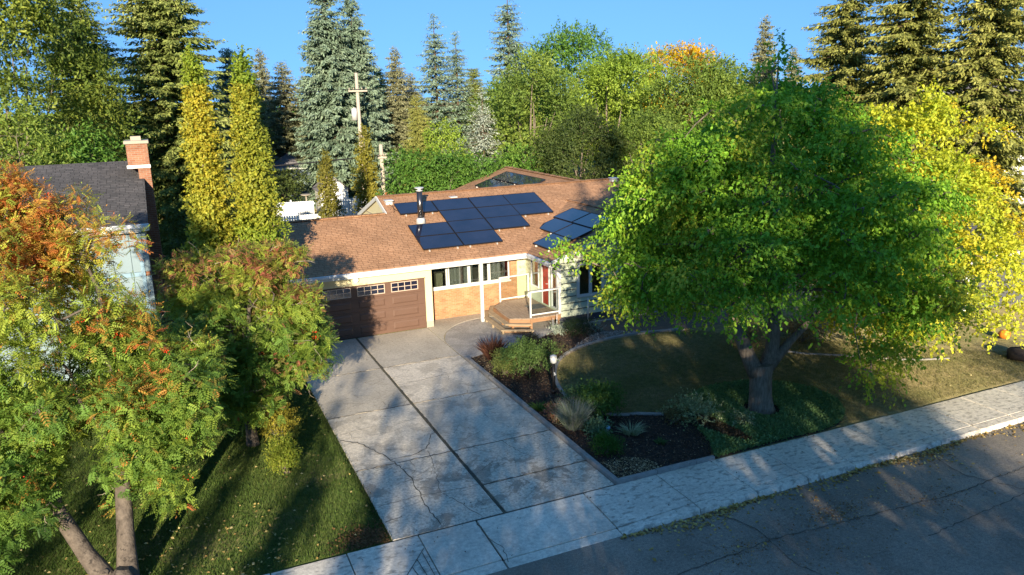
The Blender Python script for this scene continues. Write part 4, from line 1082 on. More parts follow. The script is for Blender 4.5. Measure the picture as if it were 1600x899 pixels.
# solar panels (frame + glass), lying on short rails
def solar(corner, u, v, nrm, lu=1.73, lv=1.06):
    c = Vector(corner); u = Vector(u).normalized(); v = Vector(v).normalized(); n = Vector(nrm).normalized()
    def q(b, a0, a1, c0, c1, h0, h1):
        pts = [c + u * a + v * d_ + n * h for h in (h0, h1) for a, d_ in ((a0, c0), (a1, c0), (a1, c1), (a0, c1))]
        b.poly(pts, [(0, 3, 2, 1), (4, 5, 6, 7), (0, 1, 5, 4), (1, 2, 6, 5), (2, 3, 7, 6), (3, 0, 4, 7)])
    b = MB(); q(b, .02, lu - .02, .02, lv - .02, .10, .125)
    o = b.build('solar_panel', M['solar'], house)
    b = MB(); q(b, 0, lu, 0, .02, .08, .132); q(b, 0, lu, lv - .02, lv, .08, .132); q(b, 0, .02, .02, lv - .02, .08, .132); q(b, lu - .02, lu, .02, lv - .02, .08, .132)
    b.build('frame', M['frame_black'], o)
    b = MB(); q(b, .25, .29, -.04, lv + .02, .0, .075); b.build('rail', M['galv'], o); b = MB(); q(b, lu - .29, lu - .25, -.04, lv + .02, .0, .075); b.build('rail', M['galv'], o)
vd = Vector((0, 1, SL)); vn = Vector((0, -SL, 1))
colx = [.15, 1.96, 3.77, 5.55]; rowy = [.36, 1.43, 2.47, 3.53]
for ri, cs in ((0, (0, 1)), (1, (0, 1, 2)), (2, (1, 2, 3)), (3, (0, 1, 2, 3))):
    for ci in cs:
        y = rowy[ri]; solar((colx[ci], y, zf(0, y)), (1, 0, 0), vd, vn, lu=1.78 if ci < 3 else 1.72, lv=1.09)
wd = Vector((1, 0, SL)); wnr = Vector((-SL, 0, 1))
for (x, y) in ((4.98, -.12), (6.0, 1.68), (6.0, -.12), (7.05, 1.95), (7.05, .15)):
    solar((x, y, 2.85 + SL * (x - 4.5)), (0, -1, 0), wd, wnr, lu=1.75, lv=1.05)
for (x, y) in ((8.85, 13.7), (8.85, 11.9), (8.85, 10.1), (7.75, 13.7), (7.75, 11.9)):
    solar((x, y, 2.83 + SL * (x - 4.35)), (0, -1, 0), wd, wnr, lu=1.75, lv=1.05)
# flue, vents
fl = MB(); fl.tube([(.85, 2.75, 4.1), (.85, 2.75, 5.38)], .125, 16); fo = P(fl, 'chimney_flue', M['steel'])
b = MB(); b.tube([(.85, 2.75, 3.9), (.85, 2.75, 4.14), (.85, 2.75, 4.2)], [.22, .19, .14], 16); b.build('flashing', M['galv'], fo)
b = MB(); b.tube([(.85, 2.75, 5.38), (.85, 2.75, 5.42)], .15, 16); b.tube([(.85, 2.75, 5.42), (.85, 2.75, 5.50)], .09, 12); b.tube([(.85, 2.75, 5.50), (.85, 2.75, 5.54)], .20, 16); b.build('flue_cap', M['galv'], fo)
def vent(x, y, z):
    b = MB(); b.box(x - .16, x + .16, y - .16, y + .16, z - .08, z + .06); b.box(x - .2, x + .2, y - .2, y + .2, z + .08, z + .14); P(b, 'roof_vent', M['galv'], bv=.02)
vent(.0, 4.85, zf(0, 4.85) + .03)
b = MB(); b.beam((3.0, 4.95, zf(0, 4.95) + .02), (3.35, 4.95, zf(0, 4.95) + .02), .35, .05); P(b, 'roof_hatch', M['galv'])
vent(12.2, 5.2, zf(0, 5.2) + .1)
b = MB(); b.tube([(.12, 4.6, zf(0, 4.6) + .03), (.02, 4.0, zf(0, 4.0) + .03), (.0, 3.95, zf(0, 3.95) + .03), (-.05, 3.93, 4.35)], .012, 6); P(b, 'conduit', M['black'])
b = MB(); b.tube([(-.05, 4.75, 4.7), (.05, 4.35, 4.53), (.1, 4.05, 4.42), (.35, 3.9, 4.37), (.5, 4.1, 4.44)], .012, 6); P(b, 'conduit', M['black'])

# ------------------------------------------------------------------ the deck
deck = thing('wooden_deck', 'small weathered wooden entry deck with two wraparound steps and clear railings', 'deck', (4, -1, 0))
DP = [(5.03, .55), (3.75, .55), (2.93, -.3), (2.85, -2.2), (3.6, -2.6), (5.03, -2.6)]
def yrange(poly, x):
    ys = []
    for (x0, y0), (x1, y1) in zip(poly, poly[1:] + poly[:1]):
        if (x0 - x) * (x1 - x) < 0: ys.append(y0 + (y1 - y0) * (x - x0) / (x1 - x0))
    return (min(ys), max(ys)) if len(ys) >= 2 else None
x = 2.87
while x < 5.0:
    x1 = min(x + .138, 5.03); a = yrange(DP, x + .004); c = yrange(DP, x1 - .004)
    if a and c:
        dz = rng.uniform(-.003, .003)
        b = MB(); b.prism([(x, a[0]), (x1, c[0]), (x1, c[1]), (x, a[1])], .515, .55 + dz); bevel(b.build('deck_board', M['wood_deck'], deck), .004)
    x += .146
def skirt(poly, z0, z1, mat, name, th=.04):
    for (ax, ay), (bx_, by_) in zip(poly[:-1], poly[1:]):
        b = MB(); b.beam((ax, ay, (z0 + z1) / 2), (bx_, by_, (z0 + z1) / 2), th, z1 - z0); b.build(name, mat, deck)
skirt([(3.73, .53), (2.95, -.3), (2.87, -2.18), (3.61, -2.58), (5.0, -2.58)], .36, .512, M['wood_orange'], 'rim_board')
def offs(k): return [(3.5 - k * .35, .62), (2.93 - .24 * k, -.3 + .0 * k), (2.85 - .24 * k, -2.2 - .12 * k), (3.55 - .02 * k, -2.6 - .26 * k)]
def tread(k, z):
    A = offs(k - 1); B = offs(k)
    for i in range(3):
        b = MB(); b.prism([B[i], B[i + 1], A[i + 1], A[i]] if True else [], z - .045, z + .002 * i); bevel(b.build('stair_tread', M['wood_grey'], deck), .006)
    skirt([((a[0] + b_[0]) / 2 * .3 + a[0] * .7, (a[1] + b_[1]) / 2 * .3 + a[1] * .7) for a, b_ in zip(A, B)], z - .15, z - .05, M['wood_orange'], 'stair_riser', .03)
tread(1, .37); tread(2, .19)
for (x, y) in ((2.45, -2.38), (3.45, -3.02), (2.50, -.5), (2.42, -1.4)):
    b = MB(); b.box(x, x + .07, y, y + .07, -.01, .145); b.build('stair_leg', M['wood_grey'], deck)
for (x, y) in ((2.95, -1.2), (3.65, -2.5), (4.9, -2.5), (3.0, -2.1)):
    b = MB(); b.box(x, x + .09, y, y + .09, -.01, .5); b.build('deck_leg', M['wood_orange'], deck)
def railing(x0, y0, x1, y1):
    b = MB()
    b.beam((x0, y0, .55), (x0, y0, 1.60), .06, .06, up=(0, 1, 0)); b.build('rail_post', M['white'], deck)
    b = MB(); b.beam((x1, y1, .55), (x1, y1, 1.60), .06, .06, up=(0, 1, 0)); b.build('rail_post', M['white'], deck)
    dx, dy = x1 - x0, y1 - y0; l = math.hypot(dx, dy); ux, uy = dx / l * .032, dy / l * .032
    b = MB(); b.beam((x0 - ux, y0 - uy, 1.63), (x1 + ux, y1 + uy, 1.63), .08, .055); b.build('top_rail', M['white'], deck)
    b = MB(); b.beam((x0 + ux, y0 + uy, .66), (x1 - ux, y1 - uy, .66), .045, .05); b.build('bottom_rail', M['white'], deck)
    b = MB(); b.beam((x0 + ux, y0 + uy, 1.145), (x1 - ux, y1 - uy, 1.145), .008, .90); b.build('glass_panel', M['clear'], deck)
def clear_mat():
    m, nt, out = new_mat('clear_railing_glass'); L = nt.links
    fr = N(nt, 'ShaderNodeFresnel', IOR=1.45); t = N(nt, 'ShaderNodeBsdfTransparent'); t.inputs['Color'].default_value = (.9, .93, .92, 1)
    g = N(nt, 'ShaderNodeBsdfGlossy', Roughness=0.02); mx = N(nt, 'ShaderNodeMixShader')
    L.new(fr.outputs['Fac'], mx.inputs[0]); L.new(t.outputs['BSDF'], mx.inputs[1]); L.new(g.outputs['BSDF'], mx.inputs[2]); L.new(mx.outputs['Shader'], out.inputs['Surface'])
    return m
M['clear'] = clear_mat()
railing(3.55, .38, 4.97, .50); railing(3.66, -2.5, 4.97, -2.5)
b = MB(); b.box(4.2, 4.95, -1.4, -.75, .553, .57); tag(b.build('door_mat', M['dark_metal']), 'dark door mat on the wooden deck before the red door', 'mat')

# ------------------------------------------------------------------ neighbour house on the left
nb = thing('neighbour_house', 'two storey house with charcoal roof and brick end wall, left edge', 'house', (-12, 3, 0))
def Q(b, name, mat, parent=nb, bv=None):
    o = b.build(name, mat, parent)
    if bv: bevel(o, bv)
    return o
def nroof(pts, name='roof_slope'):
    b = MB(); n = len(pts); b.poly([(x, y, z - .16) for x, y, z in pts] + pts, [tuple(range(n))[::-1], tuple(range(n, 2 * n))] + [(i, (i + 1) % n, n + (i + 1) % n, n + i) for i in range(n)]); return Q(b, name, M['shingle_dark'])
nroof([(-22, -.5, 5.42), (-9.98, -.5, 5.42), (-9.98, 4.85, 7.2), (-22, 4.85, 7.2)])
nroof([(-22, 4.86, 7.2), (-9.98, 4.86, 7.2), (-9.98, 10.2, 5.42), (-22, 10.2, 5.42)])
Q(MB().box(-22, -9.97, -.56, -.505, 5.15, 5.38), 'fascia', M['white'])
Q(MB().box(-22, -9.96, -.66, -.565, 5.24, 5.40), 'gutter', M['white_metal'], bv=.02)
Q(MB().box(-21.9, -10.25, -.5, 0.0, 5.10, 5.145), 'soffit', M['white'])
Q(MB().box(-21.7, -10.30, .0, .15, 0, 5.12), 'front_wall', M['blue_grey'])
x = -21.6
k = 0
while x < -10.6:
    Q(MB().box(x, x + .56, -.03, -.002, 3.62, 5.10), 'wall_panel', M['blue_grey'], bv=.008)
    Q(MB().box(x, x + .56, -.026, -.002, .4, 3.45), 'wall_panel', M['blue_grey'], bv=.008)
    x += .575
Q(MB().box(-21.7, -10.40, -.05, -.001, 3.46, 3.61), 'belt_trim', M['blue_trim'])
Q(MB().box(-10.42, -10.30, -.055, -.001, 0, 5.10), 'corner_trim', M['blue_trim'])
b = MB(); b.prism([(-10.297, .0), (-10.15, .0), (-10.15, 4.85), (-10.15, 9.7), (-10.297, 9.7), (-10.297, 4.85)], 0, lambda x, y: 5.2 + SL * min(y, 9.7 - y)); Q(b, 'brick_wall', M['brick_red'])
ch = Q(MB().box(-10.47, -9.72, 3.1, 4.1, 7.0, 7.93).box(-10.147, -9.72, 3.1, 4.1, 0, 7.0), 'chimney', M['brick_red'])
Q(MB().box(-10.53, -9.66, 3.04, 4.16, 7.93, 8.05), 'chimney_cap', M['cap'], ch, .015)
Q(MB().box(-10.28, -9.92, 3.4, 3.8, 8.05, 8.2), 'flue_liner', M['cap'], ch)
Q(MB().box(-10.52, -9.70, 3.05, 3.097, 7.02, 7.14), 'flashing', M['galv'], ch)
Q(MB().box(-21.7, -10.3, 9.55, 9.7, 0, 5.12), 'rear_wall', M['blue_grey'])

# ------------------------------------------------------------------ back yard: fences, shed, far houses, poles
def picket_fence(label, x0, y0, x1, y1, h, step=.17, w=.14, top=True):
    t = thing('picket_fence', label, 'fence', (x0, y0, 0)); a = Vector((x0, y0, 0)); d = Vector((x1 - x0, y1 - y0, 0)); L = d.length; d.normalize()
    n = int(L / step)
    nx = Vector((-d.y, d.x, 0)) * .02
    for k in range(n):
        p = a + d * (k * step)
        b = MB(); b.beam(p + Vector((0, 0, h / 2)), p + d * w + Vector((0, 0, h / 2 + .0001)), .02, h - .1 + rng.uniform(-.01, .01)); b.build('picket', M['vinyl'], t)
    for z in (.25, h - .25): b = MB(); b.beam(a + nx * 1.6 + Vector((0, 0, z)), a + d * L + nx * 1.6 + Vector((0, 0, z)), .03, .09); b.build('fence_rail', M['vinyl'], t)
    for k in range(int(L / 2.4) + 1):
        p = a + d * (k * 2.4) + nx * 2.8; b = MB(); b.box(p.x - .05, p.x + .05, p.y - .05, p.y + .05, 0, h + .1); b.build('fence_post', M['vinyl'], t)
    return t
picket_fence('white picket fence with low lattice beyond the garage roof, left part', -3.2, 30.2, .9, 29.6, 1.9)
picket_fence('white picket fence behind the gable, in sun, right part', 1.6, 29.6, 5.2, 29.2, 1.9)
picket_fence('nearer low white fence in shade behind the garage roof', -3.4, 25.4, .5, 25.0, 1.55)
shed = thing('garden_shed', 'small white garden shed with grey gable roof behind the fence', 'shed', (3.1, 34, 0))
b = MB(); b.box(2.0, 4.2, 33, 35.5, 0, 2.2); b.poly([(2.0, 33, 2.2), (4.2, 33, 2.2), (3.1, 33, 3.1), (2.0, 35.5, 2.2), (4.2, 35.5, 2.2), (3.1, 35.5, 3.1)], [(0, 1, 2), (5, 4, 3)]); Q(b, 'wall', M['white'], shed)
for s in (-1, 1):
    b = MB(); b.poly([(3.1, 32.8, 3.2), (3.1 + s * 1.3, 32.8, 2.14), (3.1 + s * 1.3, 35.7, 2.14), (3.1, 35.7, 3.2), (3.1, 32.8, 3.12), (3.1 + s * 1.3, 32.8, 2.06), (3.1 + s * 1.3, 35.7, 2.06), (3.1, 35.7, 3.12)], [(0, 1, 2, 3), (4, 5, 6, 7), (0, 1, 5, 4), (2, 3, 7, 6), (1, 2, 6, 5)]); Q(b, 'roof', M['grey_roof'], shed)
Q(MB().box(2.2, 2.75, 32.95, 33.0, .8, 1.6), 'window', M['solar'], shed); Q(MB().box(3.1, 3.9, 32.94, 33.0, .05, 1.95), 'door', M['vinyl'], shed)
fh = thing('far_house', 'small grey house with dark hip roof far behind the columnar trees', 'house', (.6, 45, 0))
Q(MB().box(-.3, 3.2, 44, 49, 0, 3.1), 'wall', M['blue_grey'], fh); Q(MB().box(-.7, 3.6, 43.55, 43.6, 3.02, 3.2), 'fascia', M['white'], fh)
b = MB(); b.poly([(-.7, 43.6, 3.12), (3.6, 43.6, 3.12), (3.6, 49.4, 3.12), (-.7, 49.4, 3.12), (1.45, 45.5, 4.4), (1.45, 47.5, 4.4)], [(0, 1, 4), (1, 2, 5, 4), (2, 3, 5), (3, 0, 4, 5), (0, 3, 2, 1)]); Q(b, 'roof', M['grey_roof'], fh)
for x in (.1, 1.0, 1.9): Q(MB().box(x, x + .6, 43.96, 44.0, 1.4, 2.5), 'window', M['solar'], fh)
bb = thing('bird_bath', 'pale stone bird bath on a thin pedestal behind the shaded fence', 'bird bath', (.6, 31.5, 0))
b = MB(); b.tube([(.6, 31.5, 0), (.6, 31.5, .1), (.6, 31.5, .2), (.6, 31.5, 2.0)], [.2, .18, .06, .05], 10); Q(b, 'pedestal', M['cap'], bb)
b = MB(); b.tube([(.6, 31.5, 2.0), (.6, 31.5, 2.08), (.6, 31.5, 2.15)], [.1, .36, .42], 16); Q(b, 'basin', M['cap'], bb)
tag(MB().box(4.6, 8.6, 22.9, 23.0, 0, 2.9).build('board_fence', M['redwood']), 'red brown board screen just behind the roof ridge beside the pole', 'fence')

def upole(name, label, x, y, h, r=.15, arm=None, can=False):
    t = thing(name, label, 'utility pole', (x, y, 0), 'wooden utility poles'); b = MB(); b.tube([(x, y, -.1), (x, y, h)], [r * 1.2, r * .85], 10); Q(b, 'pole', M['pole'], t)
    if arm:
        for (z, l) in arm:
            b = MB(); b.beam((x - l, y - .18, z), (x + l, y - .18, z), .1, .12); o = Q(b, 'crossarm', M['pole'], t)
            for s in (-.9, -.45, .45, .9): b = MB(); b.tube([(x + s * l, y - .18, z + .06), (x + s * l, y - .18, z + .2), (x + s * l, y - .18, z + .26)], [.03, .05, .03], 8); b.build('insulator', M['cap'], o)
    if can: b = MB(); b.tube([(x - .38, y - .1, can - .45), (x - .38, y - .1, can + .45)], .24, 14); b.tube([(x - .38, y - .1, can + .45), (x - .38, y - .1, can + .52)], .15, 10); Q(b, 'transformer', M['galv'], t)
upole('utility_pole', 'taller pale utility pole with crossarm and grey transformer', 5.6, 33.3, 11.2, arm=[(9.8, .75)], can=8.0)
upole('utility_pole', 'shorter pale utility pole just behind the roof beside the columnar tree', 4.9, 24.4, 6.1, arm=[(5.2, .3)])
def wire(label, pts, rad=.014):
    b = MB(); out = []
    for (a, c) in zip(pts[:-1], pts[1:]):
        a = Vector(a); c = Vector(c)
        for k in range(12): t = k / 12; p = a.lerp(c, t); p.z -= 4 * t * (1 - t) * .012 * (c - a).length; out.append(p)
    out.append(Vector(pts[-1])); b.tube(out, rad * 1.5, 4, False); tag(b.build('overhead_wire', M['black']), label, 'wire', 'overhead wires')
wire('upper overhead wire running back from the taller pole', [(-30, 36, 9.9), (5.0, 33.1, 9.95), (45, 30, 9.9)])
wire('lower bundled cable from the shorter pole to the left', [(-25, 27, 5.0), (4.9, 24.3, 5.35), (40, 22, 5.3)], .03)

# white house behind the olive spruces at right
rh = thing('white_house', 'tall white house with grey roof glimpsed behind the olive spruces', 'house', (50, 10, 0))
Q(MB().box(42, 58, 9, 18, 0, 6.6), 'wall', M['plaster_w'], rh)
b = MB(); b.poly([(41.4, 8.4, 6.6), (58.6, 8.4, 6.6), (58.6, 18.6, 6.6), (41.4, 18.6, 6.6), (41.4, 13.5, 9.2), (58.6, 13.5, 9.2)], [(0, 1, 5, 4), (2, 3, 4, 5), (3, 0, 4), (1, 2, 5), (0, 3, 2, 1)]); Q(b, 'roof', M['grey_roof'], rh)
Q(MB().box(41.9, 58.1, 8.9, 8.99, 3.0, 3.25), 'belt_trim', M['white'], rh)
for x in (43.2, 46.2, 49.2, 52.2, 55.2):
    for z in (.9, 4.0):
        o = Q(MB().box(x, x + 1.5, 8.95, 8.998, z, z + 1.5), 'window', M['white'], rh); b = MB(); b.box(x + .1, x + .7, 8.92, 8.948, z + .1, z + 1.4); b.box(x + .8, x + 1.4, 8.92, 8.948, z + .1, z + 1.4); b.build('pane', M['solar'], o)
gh = thing('side_garage', 'low dark grey garage glimpsed under the yellow tree at right edge', 'garage', (24, -9, 0))
Q(MB().box(20.6, 26.5, -9.0, -3, 0, 2.5), 'wall', M['plaster_w'], gh); Q(MB().box(20.9, 25.9, -9.04, -9.005, .02, 2.2), 'garage_door', M['dark_metal'], gh)
b = MB(); b.prism([(20.2, -9.5), (26.9, -9.5), (26.9, -2.6), (20.2, -2.6)], 2.5, lambda x, y: 2.64 + .2 * min(y + 9.5, -2.6 - y)); Q(b, 'roof', M['grey_roof'], gh)
b = MB(); rs = random.Random(8)
#SPLIT2
# ------------------------------------------------------------------ foreground trees
A_GRN = [(.05, .11, .03), (.15, .27, .05), (.34, .42, .06), (.55, .55, .08)]
A_ORG = [(.46, .34, .06), (.62, .25, .07), (.62, .10, .05)]
A_PNK = [(.24, .17, .06), (.38, .16, .09), (.46, .10, .08)]
def ash_pal(zmid, zspan, autumn, thr, seed, side=None):
    def f(B, t, r):
        g = lerp_pal(A_GRN, t * .8 + .3 * np.clip((B[:, 2] - zmid) / zspan + .3, 0, 1)); a = lerp_pal(autumn, r.uniform(size=len(B)) * .5 + .5 * vnoise(B, 1.6, seed))
        q = vnoise(B, 2.6, seed + 1) * 1.0 + .27 * np.clip((B[:, 2] - zmid) / zspan, -.8, 1) + r.normal(size=len(B)) * .07
        if side is not None: q = q + side(B)
        w = np.clip((q - thr + r.normal(size=len(B)) * .24) * 3.5, 0, 1)[:, None]
        return g * (1 - w) + a * w
    return f
def berries(name_parent, P, n, seed, where=None):
    r = np.random.RandomState(seed); Q_ = P[r.choice(len(P), n * 3)]
    if where is not None: Q_ = Q_[where(Q_)]
    Q_ = Q_[:n]; V, F, off = [], [], 0
    oc = np.array([(1, 0, 0), (-1, 0, 0), (0, 1, 0), (0, -1, 0), (0, 0, 1), (0, 0, -1)], float); of = np.array([(0, 2, 4), (2, 1, 4), (1, 3, 4), (3, 0, 4), (2, 0, 5), (1, 2, 5), (3, 1, 5), (0, 3, 5)])
    for q in Q_:
        for _ in range(12):
            c = q + r.normal(size=3) * np.array([.055, .055, .03]); V.append(c + oc * r.uniform(.012, .02)); F.append(of + off); off += 6
    V = np.concatenate(V); F = np.concatenate(F); c = lerp_pal([(.55, .03, .015), (.70, .06, .02)], r.uniform(size=len(F)))
    obj('berries', np_mesh('berries', V, F, M['chip'], c), name_parent, kind='stuff')
def twigs(parent, anchors, seed, n, ln=.9, rad=.011, up=.2):
    r = random.Random(seed); b = MB()
    for _ in range(n):
        p = Vector(r.choice(anchors)); d = Vector((r.gauss(0, 1), r.gauss(0, 1), r.gauss(up, .6))).normalized(); pts = [p]; rr_ = []
        for k in range(4):
            d = (d + Vector((r.gauss(0, .3), r.gauss(0, .3), r.gauss(0, .25)))).normalized(); p = p + d * ln / 4; pts.append(p)
            if r.random() < .6:
                e = (d + Vector((r.gauss(0, .7), r.gauss(0, .7), r.gauss(0, .5)))).normalized(); b.tube([p, p + e * ln * .15, p + e * ln * .3 + Vector((0, 0, .03))], [rad * .55, rad * .4, rad * .2], 4, False)
        b.tube(pts, [rad, rad * .9, rad * .7, rad * .5, rad * .25], 4, False)
    tag(b.build('bare_twigs', M['twig'], parent), kind='stuff')

# large mountain ash, lower left: two leaning trunks
ash1 = thing('mountain_ash', 'large mountain ash with orange and red upper leaves, two trunks at lower left', 'tree', (-11.2, -14.1, 0))
cl1 = np.concatenate([
    ellipsoid_clumps(-12.2, -11.6, 4.3, 3.4, 3.3, 120, .50, 51, shell=.45),
    ellipsoid_clumps(-10.2, -12.6, 3.0, 1.7, 1.9, 46, .5, 52, shell=.35),
    ellipsoid_clumps(-13.2, -13.6, 2.2, 1.5, 1.6, 36, .45, 53, shell=.3),
    ellipsoid_clumps(-12.0, -10.2, 5.9, 1.8, 1.3, 26, .5, 54, shell=.3), ellipsoid_clumps(-10.3, -13.4, 2.0, .95, 1.0, 20, .38, 50, shell=.3), ellipsoid_clumps(-9.6, -11.9, 3.4, 1.1, 1.2, 22, .38, 49, shell=.3), ellipsoid_clumps(-12.9, -9.6, 7.5, 1.6, .8, 16, .42, 48, shell=.3), ellipsoid_clumps(-9.5, -9.6, 3.4, .8, 1.3, 14, .36, 47, shell=.3), ellipsoid_clumps(-10.75, -10.6, 4.4, 1.25, 1.0, 34, .36, 46, shell=.2),
    ellipsoid_clumps(-12.8, -10.0, 6.6, 2.2, 1.3, 26, .55, 55, shell=.3)])
cl1 = cl1[(cl1[:, 2] > .9) & ~((cl1[:, 0] > -10.2) & (cl1[:, 2] > 5.3))]
b = MB()
b.tube([(-11.2, -14.35, -.15), (-11.3, -14.25, .2), (-11.62, -14.0, .75), (-12.0, -13.55, 1.45), (-12.35, -13.3, 2.2), (-12.75, -13.0, 2.9), (-13.3, -12.4, 3.8)], [.27, .22, .17, .155, .14, .15, .08], 12)
b.tube([(-10.95, -14.3, -.15), (-10.95, -14.2, .15), (-10.9, -13.9, .9), (-10.85, -13.55, 1.7), (-10.8, -13.2, 2.4), (-10.7, -12.6, 3.4)], [.28, .22, .17, .16, .12, .08], 12)
b.tube([(-11.05, -14.4, -.1), (-11.05, -14.42, .25), (-11.0, -14.38, .5)], [.36, .30, .12], 10)
b.tube([(-11.4, -14.2, .35), (-11.35, -14.3, .42), (-11.3, -14.35, .5)], [.1, .12, .05], 8)
nodes = [Vector(p) for p in [(-12.35, -13.3, 2.2), (-12.75, -13, 2.9), (-13.3, -12.4, 3.8), (-10.8, -13.2, 2.4), (-10.7, -12.6, 3.4)]]
mains = []
for (s, e) in (((-12.0, -13.55, 1.6), (-12.4, -11.6, 5.6)), ((-12.75, -13, 2.9), (-13.9, -11.4, 6.0)), ((-10.8, -13.2, 2.4), (-9.9, -11.6, 4.6)), ((-10.7, -12.6, 3.4), (-11.2, -10.4, 6.6)), ((-10.85, -13.55, 1.7), (-11.7, -12.2, 4.4)), ((-12.35, -13.3, 2.2), (-13.4, -13.3, 3.0))):
    s = Vector(s); e = Vector(e); pts = [s.lerp(e, k / 5) + Vector((rs.uniform(-.12, .12), rs.uniform(-.12, .12), .25 * math.sin(k / 5 * 3.14))) for k in range(6)]; pts[0] = s
    b.tube(pts, [.09, .075, .06, .05, .035, .02], 7); nodes += pts
for c in cl1:
    c = Vector(c[:3]); n = min(nodes, key=lambda q: (q - c).length); m_ = n.lerp(c, .5) + Vector((rs.uniform(-.2, .2), rs.uniform(-.2, .2), rs.uniform(0, .25)))
    b.tube([n, n.lerp(m_, .6), m_, m_.lerp(c, .6), c], [.03, .024, .018, .013, .006], 5, False); nodes += [m_, c]
b.build('trunk', M['bark_ash'], ash1)
V, F, c, B1 = compound(cl1, 43000, .245, A_GRN, 56, palfn=ash_pal(4.6, 2.2, A_ORG, .72, 21))
obj('crown', np_mesh('crown', V, F, M['leaf'], c), ash1)
berries(ash1, B1, 60, 57)
twigs(ash1, [tuple(p) for p in cl1[:, :3]], 58, 90, .6)

ash2 = thing('mountain_ash', 'smaller mountain ash with dusky pink leaf tips and bare twigs beside the driveway', 'tree', (-7.9, -8.4, 0))
cl2 = np.concatenate([
    ellipsoid_clumps(-7.6, -7.7, 2.9, 2.5, 2.3, 84, .5, 61, shell=.4), ellipsoid_clumps(-7.9, -8.6, 1.7, 1.5, .9, 22, .42, 69, shell=.4), ellipsoid_clumps(-6.2, -8.0, 2.4, 1.1, 1.2, 20, .42, 60, shell=.3),
    ellipsoid_clumps(-6.5, -8.0, 3.2, 1.25, 1.3, 24, .42, 62, shell=.3),
    ellipsoid_clumps(-7.3, -7.0, 4.9, 1.8, .8, 24, .4, 63, shell=.3),
    ellipsoid_clumps(-8.9, -7.2, 4.3, 1.2, 1.3, 18, .4, 64, shell=.3)])
b = MB(); limbs(b, (-7.9, -8.4, -.03), 1.2, 5.2, cl2, .15, 65, nl=6)
b.build('trunk', M['bark_ash'], ash2)
V, F, c, B2 = compound(cl2, 25000, .225, A_GRN, 66, palfn=ash_pal(3.9, 1.8, A_PNK, .72, 31, side=lambda B: .10 * np.clip(B[:, 0] + 7.6, -1, 1.5)))
obj('crown', np_mesh('crown', V, F, M['leaf'], c), ash2)
berries(ash2, B2, 46, 67, where=lambda q: (q[:, 0] > -7.6) & (q[:, 2] < 4.0))
twigs(ash2, [tuple(p) for p in cl2[:, :3]], 68, 150, .65, .008)

# street tree: broad green maple-like crown with a thin leader
P_MAP = [(.07, .19, .022), (.20, .41, .035), (.40, .58, .055)]
P_MTIP = [(.36, .44, .045), (.50, .52, .06)]
maple = thing('street_tree', 'broad green street tree with forked trunk on the ground cover by the sidewalk', 'tree', (6.35, -13.0, 0))
prof = [(1.9, 3.6), (3.0, 4.9), (4.4, 5.3), (5.8, 5.0), (7.0, 4.3), (8.0, 3.4), (8.9, 2.2), (9.6, .9), (10.3, .25)]
def prof_clumps(cx, cy, prof, n, cr, seed, sh=.5, flat=.62, ex=1.0, skirt=None):
    r = np.random.RandomState(seed); zs = [p[0] for p in prof]; rs_ = [p[1] for p in prof]; out = []
    zz = np.linspace(zs[0], zs[-1], 200); ww = np.interp(zz, zs, rs_) ** 1.5; ww /= ww.sum()
    for _ in range(n):
        z = r.choice(zz, p=ww); R = np.interp(z, zs, rs_); a = r.uniform(0, 6.283); R *= 1 + .10 * math.sin(3 * a + z * 1.3 + seed) + .08 * math.sin(5 * a - z * 2.1 + seed); q = (sh + (1 - sh) * r.uniform()) * r.uniform(.88, 1.06)
        s = min(cr * r.uniform(.55, 1.35), max(.22, R * .5)); rr_ = max(0, R - s * .5) * q * (1 - (.13 * max(0, -math.cos(a - .42)) if skirt is not None else 0))
        px, py, pz = cx + math.cos(a) * rr_ * ex, cy + math.sin(a) * rr_, z - .06 * rr_
        if skirt is not None:                                  # the lower rim hangs higher towards the street
            fr_ = max(0, -(px - cx) * .67 - (py - cy) * .74)
            if pz - s * flat < skirt[0] + skirt[1] * fr_: continue
        out.append((px, py, pz, s, s, s * flat))
    return np.array(out)
clm = prof_clumps(6.35, -12.9, prof, 235, .80, 71, sh=.60, flat=.34, skirt=(2.6, .36))
extra = [(1.0, -11.3, 4.95, .5, .4, .25), (.75, -11.0, 5.15, .42, .35, .2), (1.5, -11.6, 4.75, .5, .45, .3), (2.0, -12.3, 3.0, .6, .5, .4), (1.6, -12.7, 3.4, .5, .5, .3), (8.6, -15.2, 1.5, .55, .5, .3), (9.4, -15.0, 1.75, .5, .5, .3), (7.6, -15.5, 1.9, .5, .5, .3),
         (8.1, -15.7, 2.3, .6, .5, .35), (6.45, -12.9, 9.9, .22, .22, .5), (6.4, -12.9, 10.4, .12, .12, .35), (10.3, -14.3, 1.7, .5, .5, .3)]
rf = np.random.RandomState(99)
for _ in range(70):                                        # boughs reaching out of the crown
    z = rf.uniform(2.8, 8.6); a = rf.uniform(0, 6.283); R0 = np.interp(z, [p[0] for p in prof], [p[1] for p in prof]) * (1 - .13 * max(0, -math.cos(a - .42))); up = rf.uniform(-.25, .35)
    f0 = max(0, -math.cos(a) * .67 - math.sin(a) * .74) * R0
    if z < 3.3 + .36 * f0: continue
    for j in range(4):
        rr0 = R0 * .86 + j * .26; sz = .40 - .07 * j
        extra.append((6.35 + math.cos(a) * rr0, -12.9 + math.sin(a) * rr0, z - .06 * rr0 + up * j * .3, sz, sz, sz * .5))
clm = np.concatenate([clm, np.array(extra)])
lat = .915 * (clm[:, 0] - 6.35) - .402 * (clm[:, 1] + 12.9)
clm = clm[~((lat - clm[:, 3] * .6 < -4.55) & (clm[:, 2] < 4.55)) & ~((lat - clm[:, 3] * .6 < -5.2) & (clm[:, 2] > 5.5))]
b = MB()
